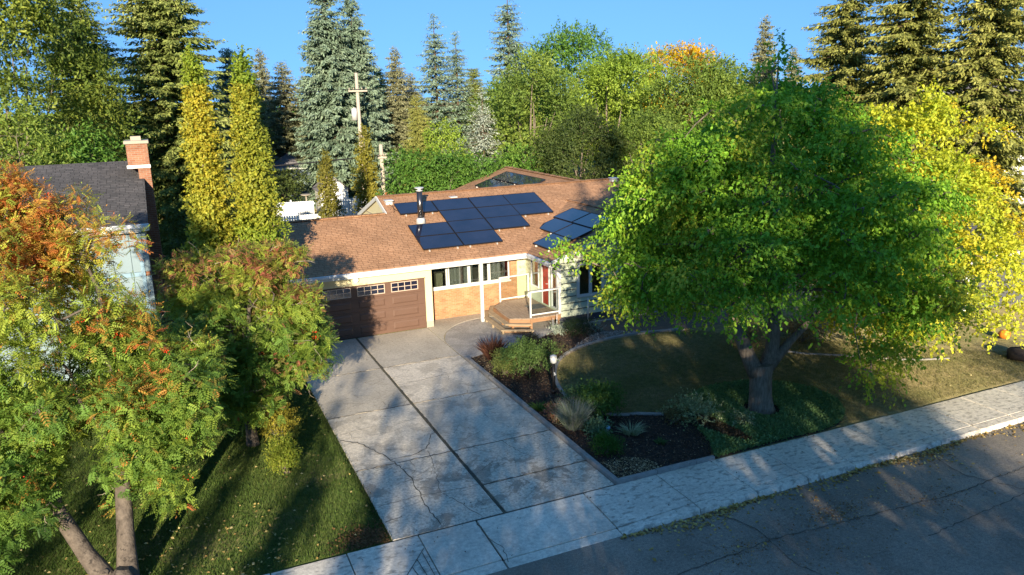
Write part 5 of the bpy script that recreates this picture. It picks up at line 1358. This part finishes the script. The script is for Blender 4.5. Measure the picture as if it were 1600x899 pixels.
b.tube([(6.4, -13.05, -.2), (6.38, -13.03, .05), (6.35, -13.0, .5), (6.34, -12.98, 1.1), (6.33, -12.96, 1.45)], [.50, .39, .335, .33, .36], 14)
b.tube([(6.2, -12.95, 1.15), (5.95, -12.8, 1.75), (5.75, -12.5, 2.6), (5.4, -12.2, 4.0), (5.2, -12.0, 5.6)], [.26, .22, .18, .12, .05], 10)
b.tube([(6.45, -12.98, 1.15), (6.75, -12.95, 1.8), (6.85, -12.9, 2.8), (6.6, -12.9, 4.6), (6.4, -12.9, 7.0), (6.4, -12.9, 10.2)], [.25, .22, .19, .14, .08, .012], 10)
b.tube([(6.55, -13.05, 1.3), (7.2, -13.2, 2.1), (8.0, -13.4, 2.9), (9.0, -13.8, 3.5)], [.17, .12, .08, .03], 8)
nodes = [Vector(p) for p in [(5.75, -12.5, 2.6), (5.4, -12.2, 4), (5.2, -12, 5.6), (6.85, -12.9, 2.8), (6.6, -12.9, 4.6), (6.4, -12.9, 7), (7.2, -13.2, 2.1), (8, -13.4, 2.9), (6.4, -12.9, 8.3), (6.4, -12.9, 9.2)]]
for k in range(15):
    a = 6.283 * k / 15 + rs.uniform(-.15, .15); z0 = [3.5, 4.2, 5.2][k % 3]; s = Vector((6.6, -12.8, z0)); R = [3.6, 3.4, 2.7][k % 3]
    e = Vector((6.35 + math.cos(a) * R, -12.9 + math.sin(a) * R, z0 + [.5, 1.1, 1.9][k % 3])); pts = [s.lerp(e, j / 6) + Vector((0, 0, .3 * math.sin(j / 6 * 3.14))) for j in range(7)]
    b.tube(pts, [.085, .07, .06, .05, .04, .03, .018], 6); nodes += pts[1:]
for c in sorted(clm.tolist(), key=lambda q: math.hypot(q[0] - 6.4, q[1] + 12.9)):
    c = Vector(c[:3]); n = min(nodes, key=lambda q: (q - c).length); m_ = n.lerp(c, .5) + Vector((rs.uniform(-.15, .15), rs.uniform(-.15, .15), rs.uniform(0, .2)))
    b.tube([n, n.lerp(m_, .6), m_, m_.lerp(c, .6), c], [.028, .023, .018, .013, .006], 5, False); nodes += [m_, c]
b.build('trunk', M['bark'], maple)
V, F, c, Pm = leaves(clm, 160000, .118, .078, P_MAP, 73, k=9, tl=.50, droop=.75, upb=1.1, shell=.6, facing=.25, jit=.38, fold=.2)
r = np.random.RandomState(74); tipn = vnoise(Pm, .8, 75) + .1 * r.normal(size=len(Pm)) + .10 * np.clip((Pm[:, 0] - 8.0) / 2.0, -.2, 1.2) + .16 * (Pm[:, 0] < 1.9)
w = np.clip((tipn - .66) * 6, 0, 1)[:, None]; w2 = np.repeat(w, 2, 0)
c = c * (1 - w2) + np.repeat(lerp_pal(P_MTIP, r.uniform(size=len(Pm))) * r.uniform(.75, 1.1, (len(Pm), 1)), 2, 0) * w2
obj('crown', np_mesh('crown', V, F, M['leaf'], c), maple)

# golden tree behind it, to the right
yt = thing('golden_tree', 'bright yellow leafy tree in full sun right of the green street tree', 'tree', (13.6, -11.6, 0))
prof2 = [(1.3, 2.2), (2.2, 3.2), (3.6, 4.0), (5.2, 4.0), (6.8, 3.1), (8.2, 2.0), (9.2, .9)]
cly = np.concatenate([prof_clumps(13.3, -11.7, prof2, 170, .66, 81, sh=.45, flat=.42), np.array([(15.2, -14.2, 2.2, .6, .6, .4), (15.9, -14.0, 2.6, .6, .6, .4), (14.4, -14.8, 1.8, .5, .5, .35), (16.4, -13.4, 4.2, .6, .6, .4), (11.0, -13.6, 1.9, .6, .6, .4), (12.0, -14.4, 1.7, .6, .5, .35)])])
b = MB(); limbs(b, (13.6, -11.6, -.03), 1.6, 8.6, cly, .2, 82, nl=8); b.build('trunk', M['bark'], yt)
V, F, c, Py = leaves(cly, 78000, .12, .085, [(.26, .38, .035), (.50, .55, .045), (.74, .64, .05)], 83, k=9, tl=.44, droop=.5, upb=.9, shell=.55, facing=.5, jit=.5)
w2 = np.repeat(np.clip((vnoise(Py, .9, 84) - .70 + .1 * (Py[:, 0] > 15)) * 6, 0, .8)[:, None], 2, 0)
c = c * (1 - w2) + np.array([.70, .46, .03]) * w2
obj('crown', np_mesh('crown', V, F, M['leaf'], c), yt)

# ------------------------------------------------------------------ trees across the street, behind the camera: they cast the long shade
def far_side(s, a): return s * .9292 + a * .3697, -s * .3697 + a * .9292
tp = proto(24.0, 6.0, P_GREEN, 19, dens=.36, whorl=.66, card=(.8, .3), ragged=.25, power=.72)
for i, (s, a, H, R) in enumerate(((11.0, -40, 24.5, 6.3), (14.6, -47, 15.5, 3.4), (7.6, -38, 17.0, 3.0))):
    x, y = far_side(s, a); spruce('spruce_tree', ['tallest spruce across the street behind the viewpoint', 'shorter slim spruce across the street, right of the tallest', 'unseen middle sized spruce across the street, added to shade the front wing'][i], x, y, H, R, tp, i, group='trees across the street')  # third spruce added out of view to shade wing and street tree
for i, (s, a, H, R, n) in enumerate(((-2.2, -42, 9.6, .85, 2300), (2.9, -43, 10.7, 3.3, 8800), (6.6, -41, 11.2, 3.2, 8800), (20.8, -40, 9.6, 2.6, 6000), (-8.6, -44, 9.0, 3.2, 4200), (25.5, -42, 9.2, 3.2, 6000), (-14.5, -43, 8.6, 3.2, 4200), (-4.2, -42, 9.0, .6, 1500), (-0.2, -44, 9.8, .75, 2100))):
    x, y = far_side(s, a)
    broad_tree('street_side_tree', 'leafy tree across the street behind the viewpoint, ' + ['slim, third from the left', 'wide, sixth from the left', 'wide, seventh from the left', 'eighth from the left', 'second from the left', 'last on the right', 'first on the left', 'slim, between two other slim ones', 'slim, rightmost of three slim ones'][i], 'tree', x, y, H, R, G_MID, 700 + i * 9, n=int(n * 1.75), L=.19, W=.12, zlow=.08, nc=110, cr=R * .30, group='trees across the street', trunk=.16, shell=.15, leaf_kw=dict(shell=.15, tl=min(.9, R * .4)))

x, y = far_side(6.95, -39)  # unseen tree added to keep the sun off the wing siding
broad_tree('street_side_tree', 'unseen narrow leafy tree across the street, added to shade the siding', 'tree', x, y, 13.3, 1.7, G_MID, 780, n=8500, L=.2, W=.13, zlow=.1, nc=110, cr=.55, group='trees across the street', trunk=.15, shell=.1, leaf_kw=dict(shell=.15, tl=.6))
for i, s in enumerate((1.6, 5.2, 9.0, 12.4)):  # unseen low trees added to shade the street and outer sidewalk
    x, y = far_side(s, -42.5)
    broad_tree('added_shade_tree', 'unseen low bushy tree added to shade the street, %s of four' % ['first', 'second', 'third', 'fourth'][i], 'tree', x, y, 7.3, 2.3, G_MID, 790 + i * 9, n=9000, L=.2, W=.13, zlow=.05, nc=70, cr=.7, group='trees across the street', trunk=.12, shell=.1, leaf_kw=dict(shell=.15, tl=.8))

# ------------------------------------------------------------------ front yard planting
def tuft(name, label, cat, x, y, n, h, R, pal, seed, w=.02, spread=.5, group=None, mat='blade'):
    r = np.random.RandomState(seed); t = thing(name, label, cat, (x, y, 0), group)
    a = r.uniform(0, 6.283, n); q = r.uniform(0, 1, n) ** .6 * R * .35
    B = np.stack([x + np.cos(a) * q, y + np.sin(a) * q, np.full(n, -.01)], 1)
    D = unit(np.stack([np.cos(a) * spread, np.sin(a) * spread, np.ones(n)], 1) + r.normal(size=(n, 3)) * .22)
    Lh = h * r.uniform(.5, 1.1, n); S = unit(np.cross(D, r.normal(size=(n, 3))))
    M1 = B + D * (Lh * .55)[:, None]; T_ = M1 + unit(D * .8 + np.stack([np.cos(a), np.sin(a), -.2 * np.ones(n)], 1) * spread) * (Lh * .5)[:, None]
    W_ = w * r.uniform(.6, 1.3, n)[:, None]
    V = np.stack([B - S * W_ * .5, B + S * W_ * .5, M1 + S * W_ * .5, M1 - S * W_ * .5, T_], 1).reshape(-1, 3)
    i = np.arange(n)[:, None] * 5
    F = np.concatenate([i + np.array([[0, 1, 2]]), i + np.array([[0, 2, 3]]), i + np.array([[3, 2, 4]])], 1).reshape(-1, 3)
    c = lerp_pal(pal, r.uniform(size=n)); obj('blades', np_mesh('blades', V, F, M[mat], np.repeat(c, 3, 0)), t); return t
def shrub(name, label, x, y, R, H, pal, seed, n, L=.06, W=.035, nc=26, group=None, droop=.2, zb=.0, flat=.8, shell=.5, cat='shrub'):
    t = thing(name, label, cat, (x, y, 0), group)
    cl = ellipsoid_clumps(x, y, zb + H * .52, R, H * .5, nc, R * .38, seed, shell, flat=flat)
    b = MB(); r = random.Random(seed)
    for k in range(14):
        c = cl[r.randrange(len(cl))]; b.tube([(x + r.uniform(-.08, .08), y + r.uniform(-.08, .08), -.03), (x + (c[0] - x) * .5, y + (c[1] - y) * .5, c[2] * .6), tuple(c[:3])], [.016, .011, .005], 5, False)
    b.build('stems', M['bark'], t)
    V, F, c, _ = leaves(cl, n, L, W, pal, seed + 1, k=7, tl=L * 3, droop=droop, upb=.6, shell=.5)
    obj('foliage', np_mesh('foliage', V, F, M['leaf'], c), t); return t
SG = [(.06, .12, .03), (.11, .19, .05), (.17, .25, .08)]
shrub('leafy_shrub', 'largest light green shrub in the mulch bed by the driveway', 1.45, -6.9, .95, 1.25, SG, 401, 9000, group='shrubs in the mulch bed')
shrub('leafy_shrub', 'green shrub joined to the driveway side of the largest shrub', .72, -6.6, .62, .8, [(.09, .14, .03), (.17, .21, .06), (.24, .27, .08)], 402, 4500, group='shrubs in the mulch bed')
tuft('dark_red_shrub', 'dark purple brown upright shrub at the patio corner of the bed', 'shrub', .95, -5.0, 260, .85, .5, [(.05, .025, .02), (.10, .045, .03)], 403, w=.05, spread=.3)
shrub('dark_shrub', 'nearly black low bush beside the steps', 2.55, -4.75, .42, .6, [(.012, .014, .012), (.03, .035, .025)], 404, 2500)
shrub('dark_shrub', 'dry brown low shrub behind the largest green shrub', 3.0, -5.6, .55, .45, [(.07, .07, .035), (.12, .10, .055)], 405, 2600)
shrub('spreading_juniper', 'dark green spreading juniper by the house foundation', 5.2, -3.7, .75, .42, [(.02, .045, .02), (.04, .075, .03)], 406, 5500, L=.05, W=.02)
shrub('leafy_shrub', 'mid green leafy plant at the lawn edge behind the silvery grass', 1.9, -11.0, .75, .75, [(.05, .12, .03), (.10, .20, .04), (.20, .28, .06)], 407, 5500, L=.08, W=.05, group='shrubs in the mulch bed')
shrub('leafy_shrub', 'bluish green sprawling plant over the curved edging', 1.75, -9.9, .5, .4, [(.06, .13, .06), (.10, .19, .09)], 408, 2600, group='shrubs in the mulch bed')
shrub('leafy_shrub', 'pale mint leafed plant at the foot of the mid green plant', 1.15, -12.3, .35, .35, [(.12, .22, .12), (.20, .32, .18)], 409, 1400, L=.07, W=.05, group='shrubs in the mulch bed')
shrub('round_shrub', 'round bright green clipped mound near the driveway corner', .72, -13.45, .44, .46, [(.035, .11, .015), (.06, .17, .02)], 410, 6000, L=.04, W=.018, nc=40)
tuft('ornamental_grass', 'tall silvery blue ornamental grass clump in the mulch bed', 'grass clump', .72, -11.6, 1300, .85, .75, [(.15, .20, .14), (.24, .29, .22), (.30, .30, .34)], 411, w=.012, spread=.26)
tuft('variegated_grass', 'small pale striped grass clump in the middle of the mulch', 'grass clump', 1.95, -12.75, 170, .46, .5, [(.22, .30, .18), (.42, .46, .33)], 412, w=.016, spread=.7)
tuft('small_plant', 'little green plant near the lamp post base', 'plant', .45, -9.95, 160, .3, .5, [(.06, .13, .03), (.10, .19, .05)], 413, w=.03, spread=.8, group='little plants in the mulch')
tuft('small_plant', 'little green seedling in the bare mulch near the sidewalk', 'plant', 2.35, -13.6, 60, .16, .3, [(.06, .12, .04)] * 2, 414, w=.03, spread=.9, group='little plants in the mulch')
shrub('flowering_plant', 'small plant with dusky pink flower heads beside the silvery grass', .42, -10.9, .26, .5, [(.35, .10, .09), (.45, .16, .14), (.12, .14, .05)], 415, 900)
shrub('yellow_green_bush', 'upper of two small round bushes at the shaded lawn, yellow leafed', -7.15, -8.6, .55, 1.15, [(.14, .18, .03), (.30, .28, .04), (.38, .30, .05)], 416, 6500, L=.05, W=.03, nc=34, group='two small round bushes')
shrub('yellow_green_bush', 'lower of two small round bushes on the shaded lawn', -7.3, -10.6, .44, .95, [(.09, .16, .02), (.20, .26, .03), (.32, .30, .05)], 417, 6000, L=.05, W=.03, nc=34, group='two small round bushes')
shrub('dry_shrub', 'brownish dry shrub behind the street tree near the far path', 12.2, -8.6, .9, .9, [(.16, .12, .05), (.26, .18, .08)], 418, 3500, group='dry shrubs near the far path')
shrub('dry_shrub', 'tan shrub in sun between street tree and golden tree', 10.0, -8.0, .8, .8, [(.20, .16, .07), (.32, .24, .12)], 419, 3000, group='dry shrubs near the far path')
shrub('low_plant', 'small white leafed plant beside the gravel near the foundation', 4.45, -3.35, .3, .3, [(.5, .52, .5), (.2, .28, .2)], 420, 500, L=.08, W=.05, cat='plant')
shrub('low_plant', 'pale blue green plant at the right end of the juniper', 6.0, -3.75, .28, .3, [(.3, .4, .42), (.15, .22, .18)], 421, 500, L=.07, W=.04, cat='plant')
b = MB(); b.tube([(4.55, -3.1, 0), (4.55, -3.1, .5), (4.56, -3.1, .75)], [.02, .018, .005], 6); b.tube([(4.35, -3.15, 0), (4.35, -3.15, .62)], [.014, .008], 6); 
tag(b.build('garden_stakes', M['white_metal']), 'two thin pale garden stakes near the deck steps', 'stake')
# yard lamp
yl = thing('yard_lamp', 'black post lamp with white globe at the curved edging', 'lamp', (1.42, -8.95, 0))
b = MB(); b.tube([(1.42, -8.95, -.05), (1.42, -8.95, 1.02)], [.055, .045], 12); b.tube([(1.42, -8.95, 0), (1.42, -8.95, .12)], [.09, .06], 12); b.build('post', M['black'], yl)
b = MB(); b.tube([(1.42, -8.95, 1.02), (1.42, -8.95, 1.05), (1.42, -8.95, 1.2), (1.42, -8.95, 1.24)], [.06, .10, .115, .09], 14); b.build('lamp_globe', M['white'], yl)
b = MB(); b.tube([(1.42, -8.95, 1.24), (1.42, -8.95, 1.27), (1.42, -8.95, 1.30)], [.12, .10, .03], 14); b.build('lamp_cap', M['galv'], yl)
b = MB(); b.tube([(1.42, -9.0, .62), (1.42, -9.06, .66), (1.42, -9.0, .72)], [.02, .03, .02], 8); b.build('lamp_sensor', M['white'], yl)
# blue glass garden light
gl = thing('garden_light', 'tiny blue glass ball garden light in the mulch', 'garden light', (1.3, -12.55, 0))
b = MB(); b.tube([(1.3, -12.55, -.03), (1.3, -12.55, .2)], [.01, .01], 6); b.build('stake', M['galv'], gl)
b = MB(); b.tube([(1.3, -12.55, .19 + .13 * (1 - math.cos(t)) / 2) for t in np.linspace(.2, 3.0, 8)], [.065 * math.sin(t) for t in np.linspace(.2, 3.0, 8)], 12); b.build('glass_ball', M['glass_ball'], gl)
# pumpkin and rock at the far right
pk = thing('pumpkin', 'orange pumpkin on the neighbour step at the right edge', 'pumpkin', (18.9, -12.0, 0))
b = MB(); V = []; F = []; nn, mm = 24, 9
for j in range(mm + 1):
    ph = math.pi * j / mm
    for i in range(nn):
        a = 6.283 * i / nn; rr_ = .22 * math.sin(ph) * (1 - .09 * abs(math.sin(a * 4))); V.append((18.9 + rr_ * math.cos(a), -12.0 + rr_ * math.sin(a), 0.20 + .18 * math.cos(ph)))
for j in range(mm):
    for i in range(nn): F.append((j * nn + i, (j + 1) * nn + i, (j + 1) * nn + (i + 1) % nn, j * nn + (i + 1) % nn))
b.poly(V, F, True); b.build('pumpkin_body', M['orange'], pk); b = MB(); b.tube([(18.9, -12, .36), (18.92, -12, .44), (18.96, -12, .47)], [.035, .025, .02], 6); b.build('stem', M['twig'], pk)
def rock(label, x, y, s, seed, mat='stone'):
    r = np.random.RandomState(seed); V = []; F = []; nn, mm = 12, 7
    for j in range(mm + 1):
        ph = math.pi * j / mm
        for i in range(nn):
            a = 6.283 * i / nn; d = np.array([math.sin(ph) * math.cos(a), math.sin(ph) * math.sin(a), math.cos(ph)]); k = 1 + .22 * math.sin(3.1 * d[0] * 2 + seed) * math.cos(2.3 * d[1] * 2 + seed); V.append((x + s * d[0] * k, y + s * .8 * d[1] * k, s * .25 + s * .5 * d[2] * k))
    for j in range(mm):
        for i in range(nn): F.append((j * nn + i, (j + 1) * nn + i, (j + 1) * nn + (i + 1) % nn, j * nn + (i + 1) % nn))
    b = MB(); b.poly(V, F, True); tag(b.build('boulder', M[mat]), label, 'rock', 'boulders in the right yard')
rock('pale boulder on dark soil at the right edge lawn', 17.3, -14.3, .3, 3); rock('dark boulder behind the pale one at the right edge', 17.4, -13.6, .5, 5, 'soil'); 

# ------------------------------------------------------------------ ground stuff
def inpoly(P, poly):
    x, y = P[:, 0], P[:, 1]; c = np.zeros(len(P), bool); n = len(poly)
    for i in range(n):
        x0, y0 = poly[i]; x1, y1 = poly[(i + 1) % n]
        c ^= ((y0 > y) != (y1 > y)) & (x < (x1 - x0) * (y - y0) / (y1 - y0 + 1e-12) + x0)
    return c
def scatter(poly, n, seed):
    r = np.random.RandomState(seed); a = np.array(poly); lo, hi = a.min(0), a.max(0); P_ = lo + (hi - lo) * r.uniform(size=(n, 2)); return P_[inpoly(P_, poly)]
def flakes(name, P2, L, W, pal, seed, label, z=.0, tilt=.35, mat='chip', clusters=None, zr=.02):
    r = np.random.RandomState(seed); n = len(P2); B = np.concatenate([P2, z + r.uniform(0, zr, (n, 1))], 1)
    a = r.uniform(0, 6.283, n); D = unit(np.stack([np.cos(a), np.sin(a), r.normal(size=n) * tilt], 1)); S = unit(np.cross(D, unit(np.array([0, 0, 1.0]) + r.normal(size=(n, 3)) * tilt)))
    V, F = diamonds(B, D, S, L * r.uniform(.5, 1.4, n), W * r.uniform(.5, 1.4, n), .2)
    obj(name, np_mesh(name, V, F, M[mat], np.repeat(lerp_pal(pal, r.uniform(size=n)) * r.uniform(.7, 1.2, (n, 1)), 2, 0)), kind='stuff', label=label)
flakes('mulch', scatter(bed, 30000, 501), .07, .035, [(.045, .03, .022), (.09, .058, .042), (.15, .10, .07)], 502, 'dark bark mulch covering the planting bed', z=-.01)
g1 = scatter([(3.3, -6.0), (4.4, -5.35), (5.4, -5.0), (6.9, -4.85), (7.4, -4.6), (6.2, -4.0), (5.6, -4.15), (4.5, -4.9)], 9000, 503)
flakes('gravel', g1, .06, .05, [(.20, .16, .13), (.36, .30, .25), (.48, .42, .36)], 504, 'tan gravel between the juniper and the curved edging', z=-.005)
g2 = np.concatenate([scatter([(.2, -4.6), (1.2, -4.3), (2.6, -4.0), (2.2, -5.2), (.9, -5.9), (.25, -6.6)], 1600, 505), scatter([(.25, -14.9), (.3, -13.9), (1.0, -13.9), (1.5, -14.3), (1.6, -14.9)], 1300, 506), scatter([(.2, -5), (1.8, -4.3), (4, -5.5), (1.6, -9), (1.5, -11), (3.6, -12.3), (3.2, -14.8), (.2, -14.9)], 900, 507)])
flakes('mulch_chips', g2, .045, .03, [(.16, .11, .06), (.35, .26, .14), (.5, .42, .28)], 508, 'pale wood chips and leaves scattered on the mulch', z=.005)
# lawn blades near enough to show
def blades(name, P2, h, w, pal, seed, label, z=-.03):
    r = np.random.RandomState(seed); n = len(P2); B = np.concatenate([P2, np.full((n, 1), z)], 1)
    D = unit(np.array([0, 0, 1.0]) + r.normal(size=(n, 3)) * .5); a = r.uniform(0, 6.283, n); S = np.stack([np.cos(a), np.sin(a), np.zeros(n)], 1); W_ = w * r.uniform(.6, 1.4, (n, 1)); H_ = h * r.uniform(.5, 1.3, (n, 1))
    V = np.stack([B - S * W_ / 2, B + S * W_ / 2, B + D * H_], 1).reshape(-1, 3); F = np.arange(n * 3).reshape(-1, 3)
    t = .6 * vnoise(np.concatenate([P2, np.zeros((n, 1))], 1), 1.1, 9) + .4 * r.uniform(size=n)
    obj(name, np_mesh(name, V, F, M['blade'], lerp_pal(pal, t) * r.uniform(.7, 1.2, (n, 1))), kind='stuff', label=label)
lawnL = [(-17, -15.0), (-5.78, -15.0), (-5.72, -.4), (-9.8, -.4), (-17, -4)]
lawnR = [(3.2, -14.9), (3.7, -12.3)] + [(x + .1, y - .1) for x, y in curve] + [(12, -8), (17, -12.5), (22, -14.9)]
blades('grass', scatter(lawnL, 170000, 511), .065, .016, [(.045, .09, .02), (.085, .14, .03), (.19, .19, .06)], 512, 'short green grass of the left lawn')
blades('grass', scatter(lawnR, 150000, 513), .05, .016, [(.12, .16, .05), (.23, .21, .09), (.33, .27, .13)], 514, 'dry brownish grass of the right lawn')
eg = np.array([(-5.74 + random.Random(i).gauss(0, .05), -15.0 + 14.8 * i / 2600) for i in range(2600)]); blades('grass', eg, .10, .02, [(.03, .06, .015), (.07, .09, .03)], 515, 'longer grass along the left driveway edge')
jm = np.array([(-2.97 + random.Random(i).gauss(0, .015), -15.0 + 15 * i / 900) for i in range(900)]); blades('weeds', jm, .035, .02, [(.05, .08, .02), (.09, .09, .03)], 516, 'weeds and moss in the middle driveway joint')
fl_ = np.concatenate([scatter(lawnL, 800, 521), scatter([(-12, -15), (-7.5, -15), (-8, -12), (-12, -12.5)], 260, 522), scatter(lawnR, 420, 523)])
flakes('fallen_leaves', fl_, .075, .05, [(.22, .14, .05), (.38, .29, .10), (.48, .40, .20)], 524, 'yellow and tan leaves scattered on the lawns', z=.015)
r = np.random.RandomState(530); gx = r.uniform(-1, 30, 6500); gy = -16.98 - np.abs(r.normal(size=6500)) * .14 * (1 + .8 * np.sin(gx * 1.7)); gy -= np.where(r.uniform(size=6500) < .10, r.exponential(.7, 6500), 0)
keep = r.uniform(size=6500) < np.clip(.25 + .5 * np.sin(gx * .9 + 1) + .5 * (gx > 1), .1, 1)
flakes('gutter_leaves', np.stack([gx, gy], 1)[keep], .09, .06, [(.22, .13, .04), (.42, .29, .09), (.52, .42, .18)], 531, 'line of small yellow leaves lying in the gutter', z=-.145, zr=.03)
pt = np.concatenate([np.array([x, y]) + r.normal(size=(n, 2)) * np.array([sx, sy]) for x, y, n, sx, sy in ((3.9, -18.3, 420, .5, .22), (1.0, -18.6, 260, .5, .25), (6.5, -19.0, 260, .6, .3), (2.5, -19.5, 200, .9, .3), (5, -18, 160, 1.5, .5), (-4, -19, 60, 4, 1.5), (7, -19, 90, 4, 1.2))])
flakes('street_litter', pt, .05, .03, [(.14, .07, .035), (.26, .15, .06), (.45, .36, .2)], 532, 'reddish brown leaf crumbs on the street', z=-.13, zr=.01)
flakes('driveway_litter', np.concatenate([scatter([(-5.6, -15), (0, -15), (0, 0), (-5.6, 0)], 160, 533), scatter([(-7, -16.9), (20, -16.9), (20, -15.1), (-7, -15.1)], 240, 534)]), .045, .03, [(.05, .04, .03), (.2, .15, .08)], 535, 'tiny dark leaf bits on the driveway and sidewalk', z=.01, zr=.004)
dj = np.stack([-6.05 + r.normal(size=2200) * .35, -14.75 + r.normal(size=2200) * .3], 1); dj = dj[(dj[:, 0] < -5.72) & (dj[:, 1] > -15.0)]
flakes('brown_leaf_pile', dj, .06, .035, [(.10, .05, .025), (.20, .11, .05)], 536, 'brown dead grass and leaves at the driveway corner', z=-.01)
# ground cover under the street tree
gcp = [(3.1, -15.0), (3.5, -14.3), (4.0, -12.8), (4.3, -11.9), (5.4, -11.1), (6.6, -10.9), (7.9, -11.3), (8.9, -12.5), (8.7, -13.9), (7.5, -14.9), (5.2, -14.97)]
gcp = smooth_curve(gcp + gcp[:1], 4)[:-1]
P2 = scatter(gcp, 70000, 541); P2 = P2[(np.hypot(P2[:, 0] - 6.38, P2[:, 1] + 13.05) > .55)]
r = np.random.RandomState(542); n = len(P2); hh = .05 + .10 * vnoise(np.concatenate([P2, np.zeros((n, 1))], 1), 2.2, 5)
B = np.concatenate([P2, (hh * r.uniform(.1, 1, n))[:, None]], 1); D = unit(r.normal(size=(n, 3)) + np.array([0, 0, .4])); S = unit(np.cross(D, unit(np.array([0, 0, 1.]) + r.normal(size=(n, 3)) * .4)))
V, F = diamonds(B, D, S, .07 * r.uniform(.6, 1.3, n), .045 * r.uniform(.6, 1.3, n), .15)
c = lerp_pal([(.07, .15, .06), (.14, .26, .10), (.24, .37, .15)], r.uniform(size=n) * .6 + .4 * vnoise(B, 1.5, 8))
dv = vnoise(B, 1.3, 12); bare = (dv > .80)[:, None]; c = np.where(bare, np.array([.07, .055, .035]), c)
obj('ground_cover', np_mesh('ground_cover', V, F, M['leaf'], np.repeat(c, 2, 0)), kind='stuff', label='dark green creeping ground cover around the street tree')
b = MB(); b.prism(gcp, -.1, -.005); b.build('ground_cover_soil', M['soil'], kind='structure')
shrub('variegated_plant', 'pale cream and green leafed sprawling plant at the edge of the ground cover', 4.2, -12.7, .85, .38, [(.16, .24, .10), (.32, .38, .20), (.50, .52, .34)], 551, 2600, L=.08, W=.05, nc=30, cat='plant', group='variegated plants by the ground cover')
shrub('variegated_plant', 'small cream leafed patch within the ground cover toward the sidewalk', 5.2, -13.6, .4, .3, [(.16, .24, .12), (.45, .48, .32)], 552, 500, L=.07, W=.045, nc=14, cat='plant', group='variegated plants by the ground cover')
shrub('dry_plant', 'brown drying plant between the mulch and the pale leafed plant', 3.5, -12.6, .4, .25, [(.12, .09, .04), (.20, .17, .07)], 553, 700, cat='plant')
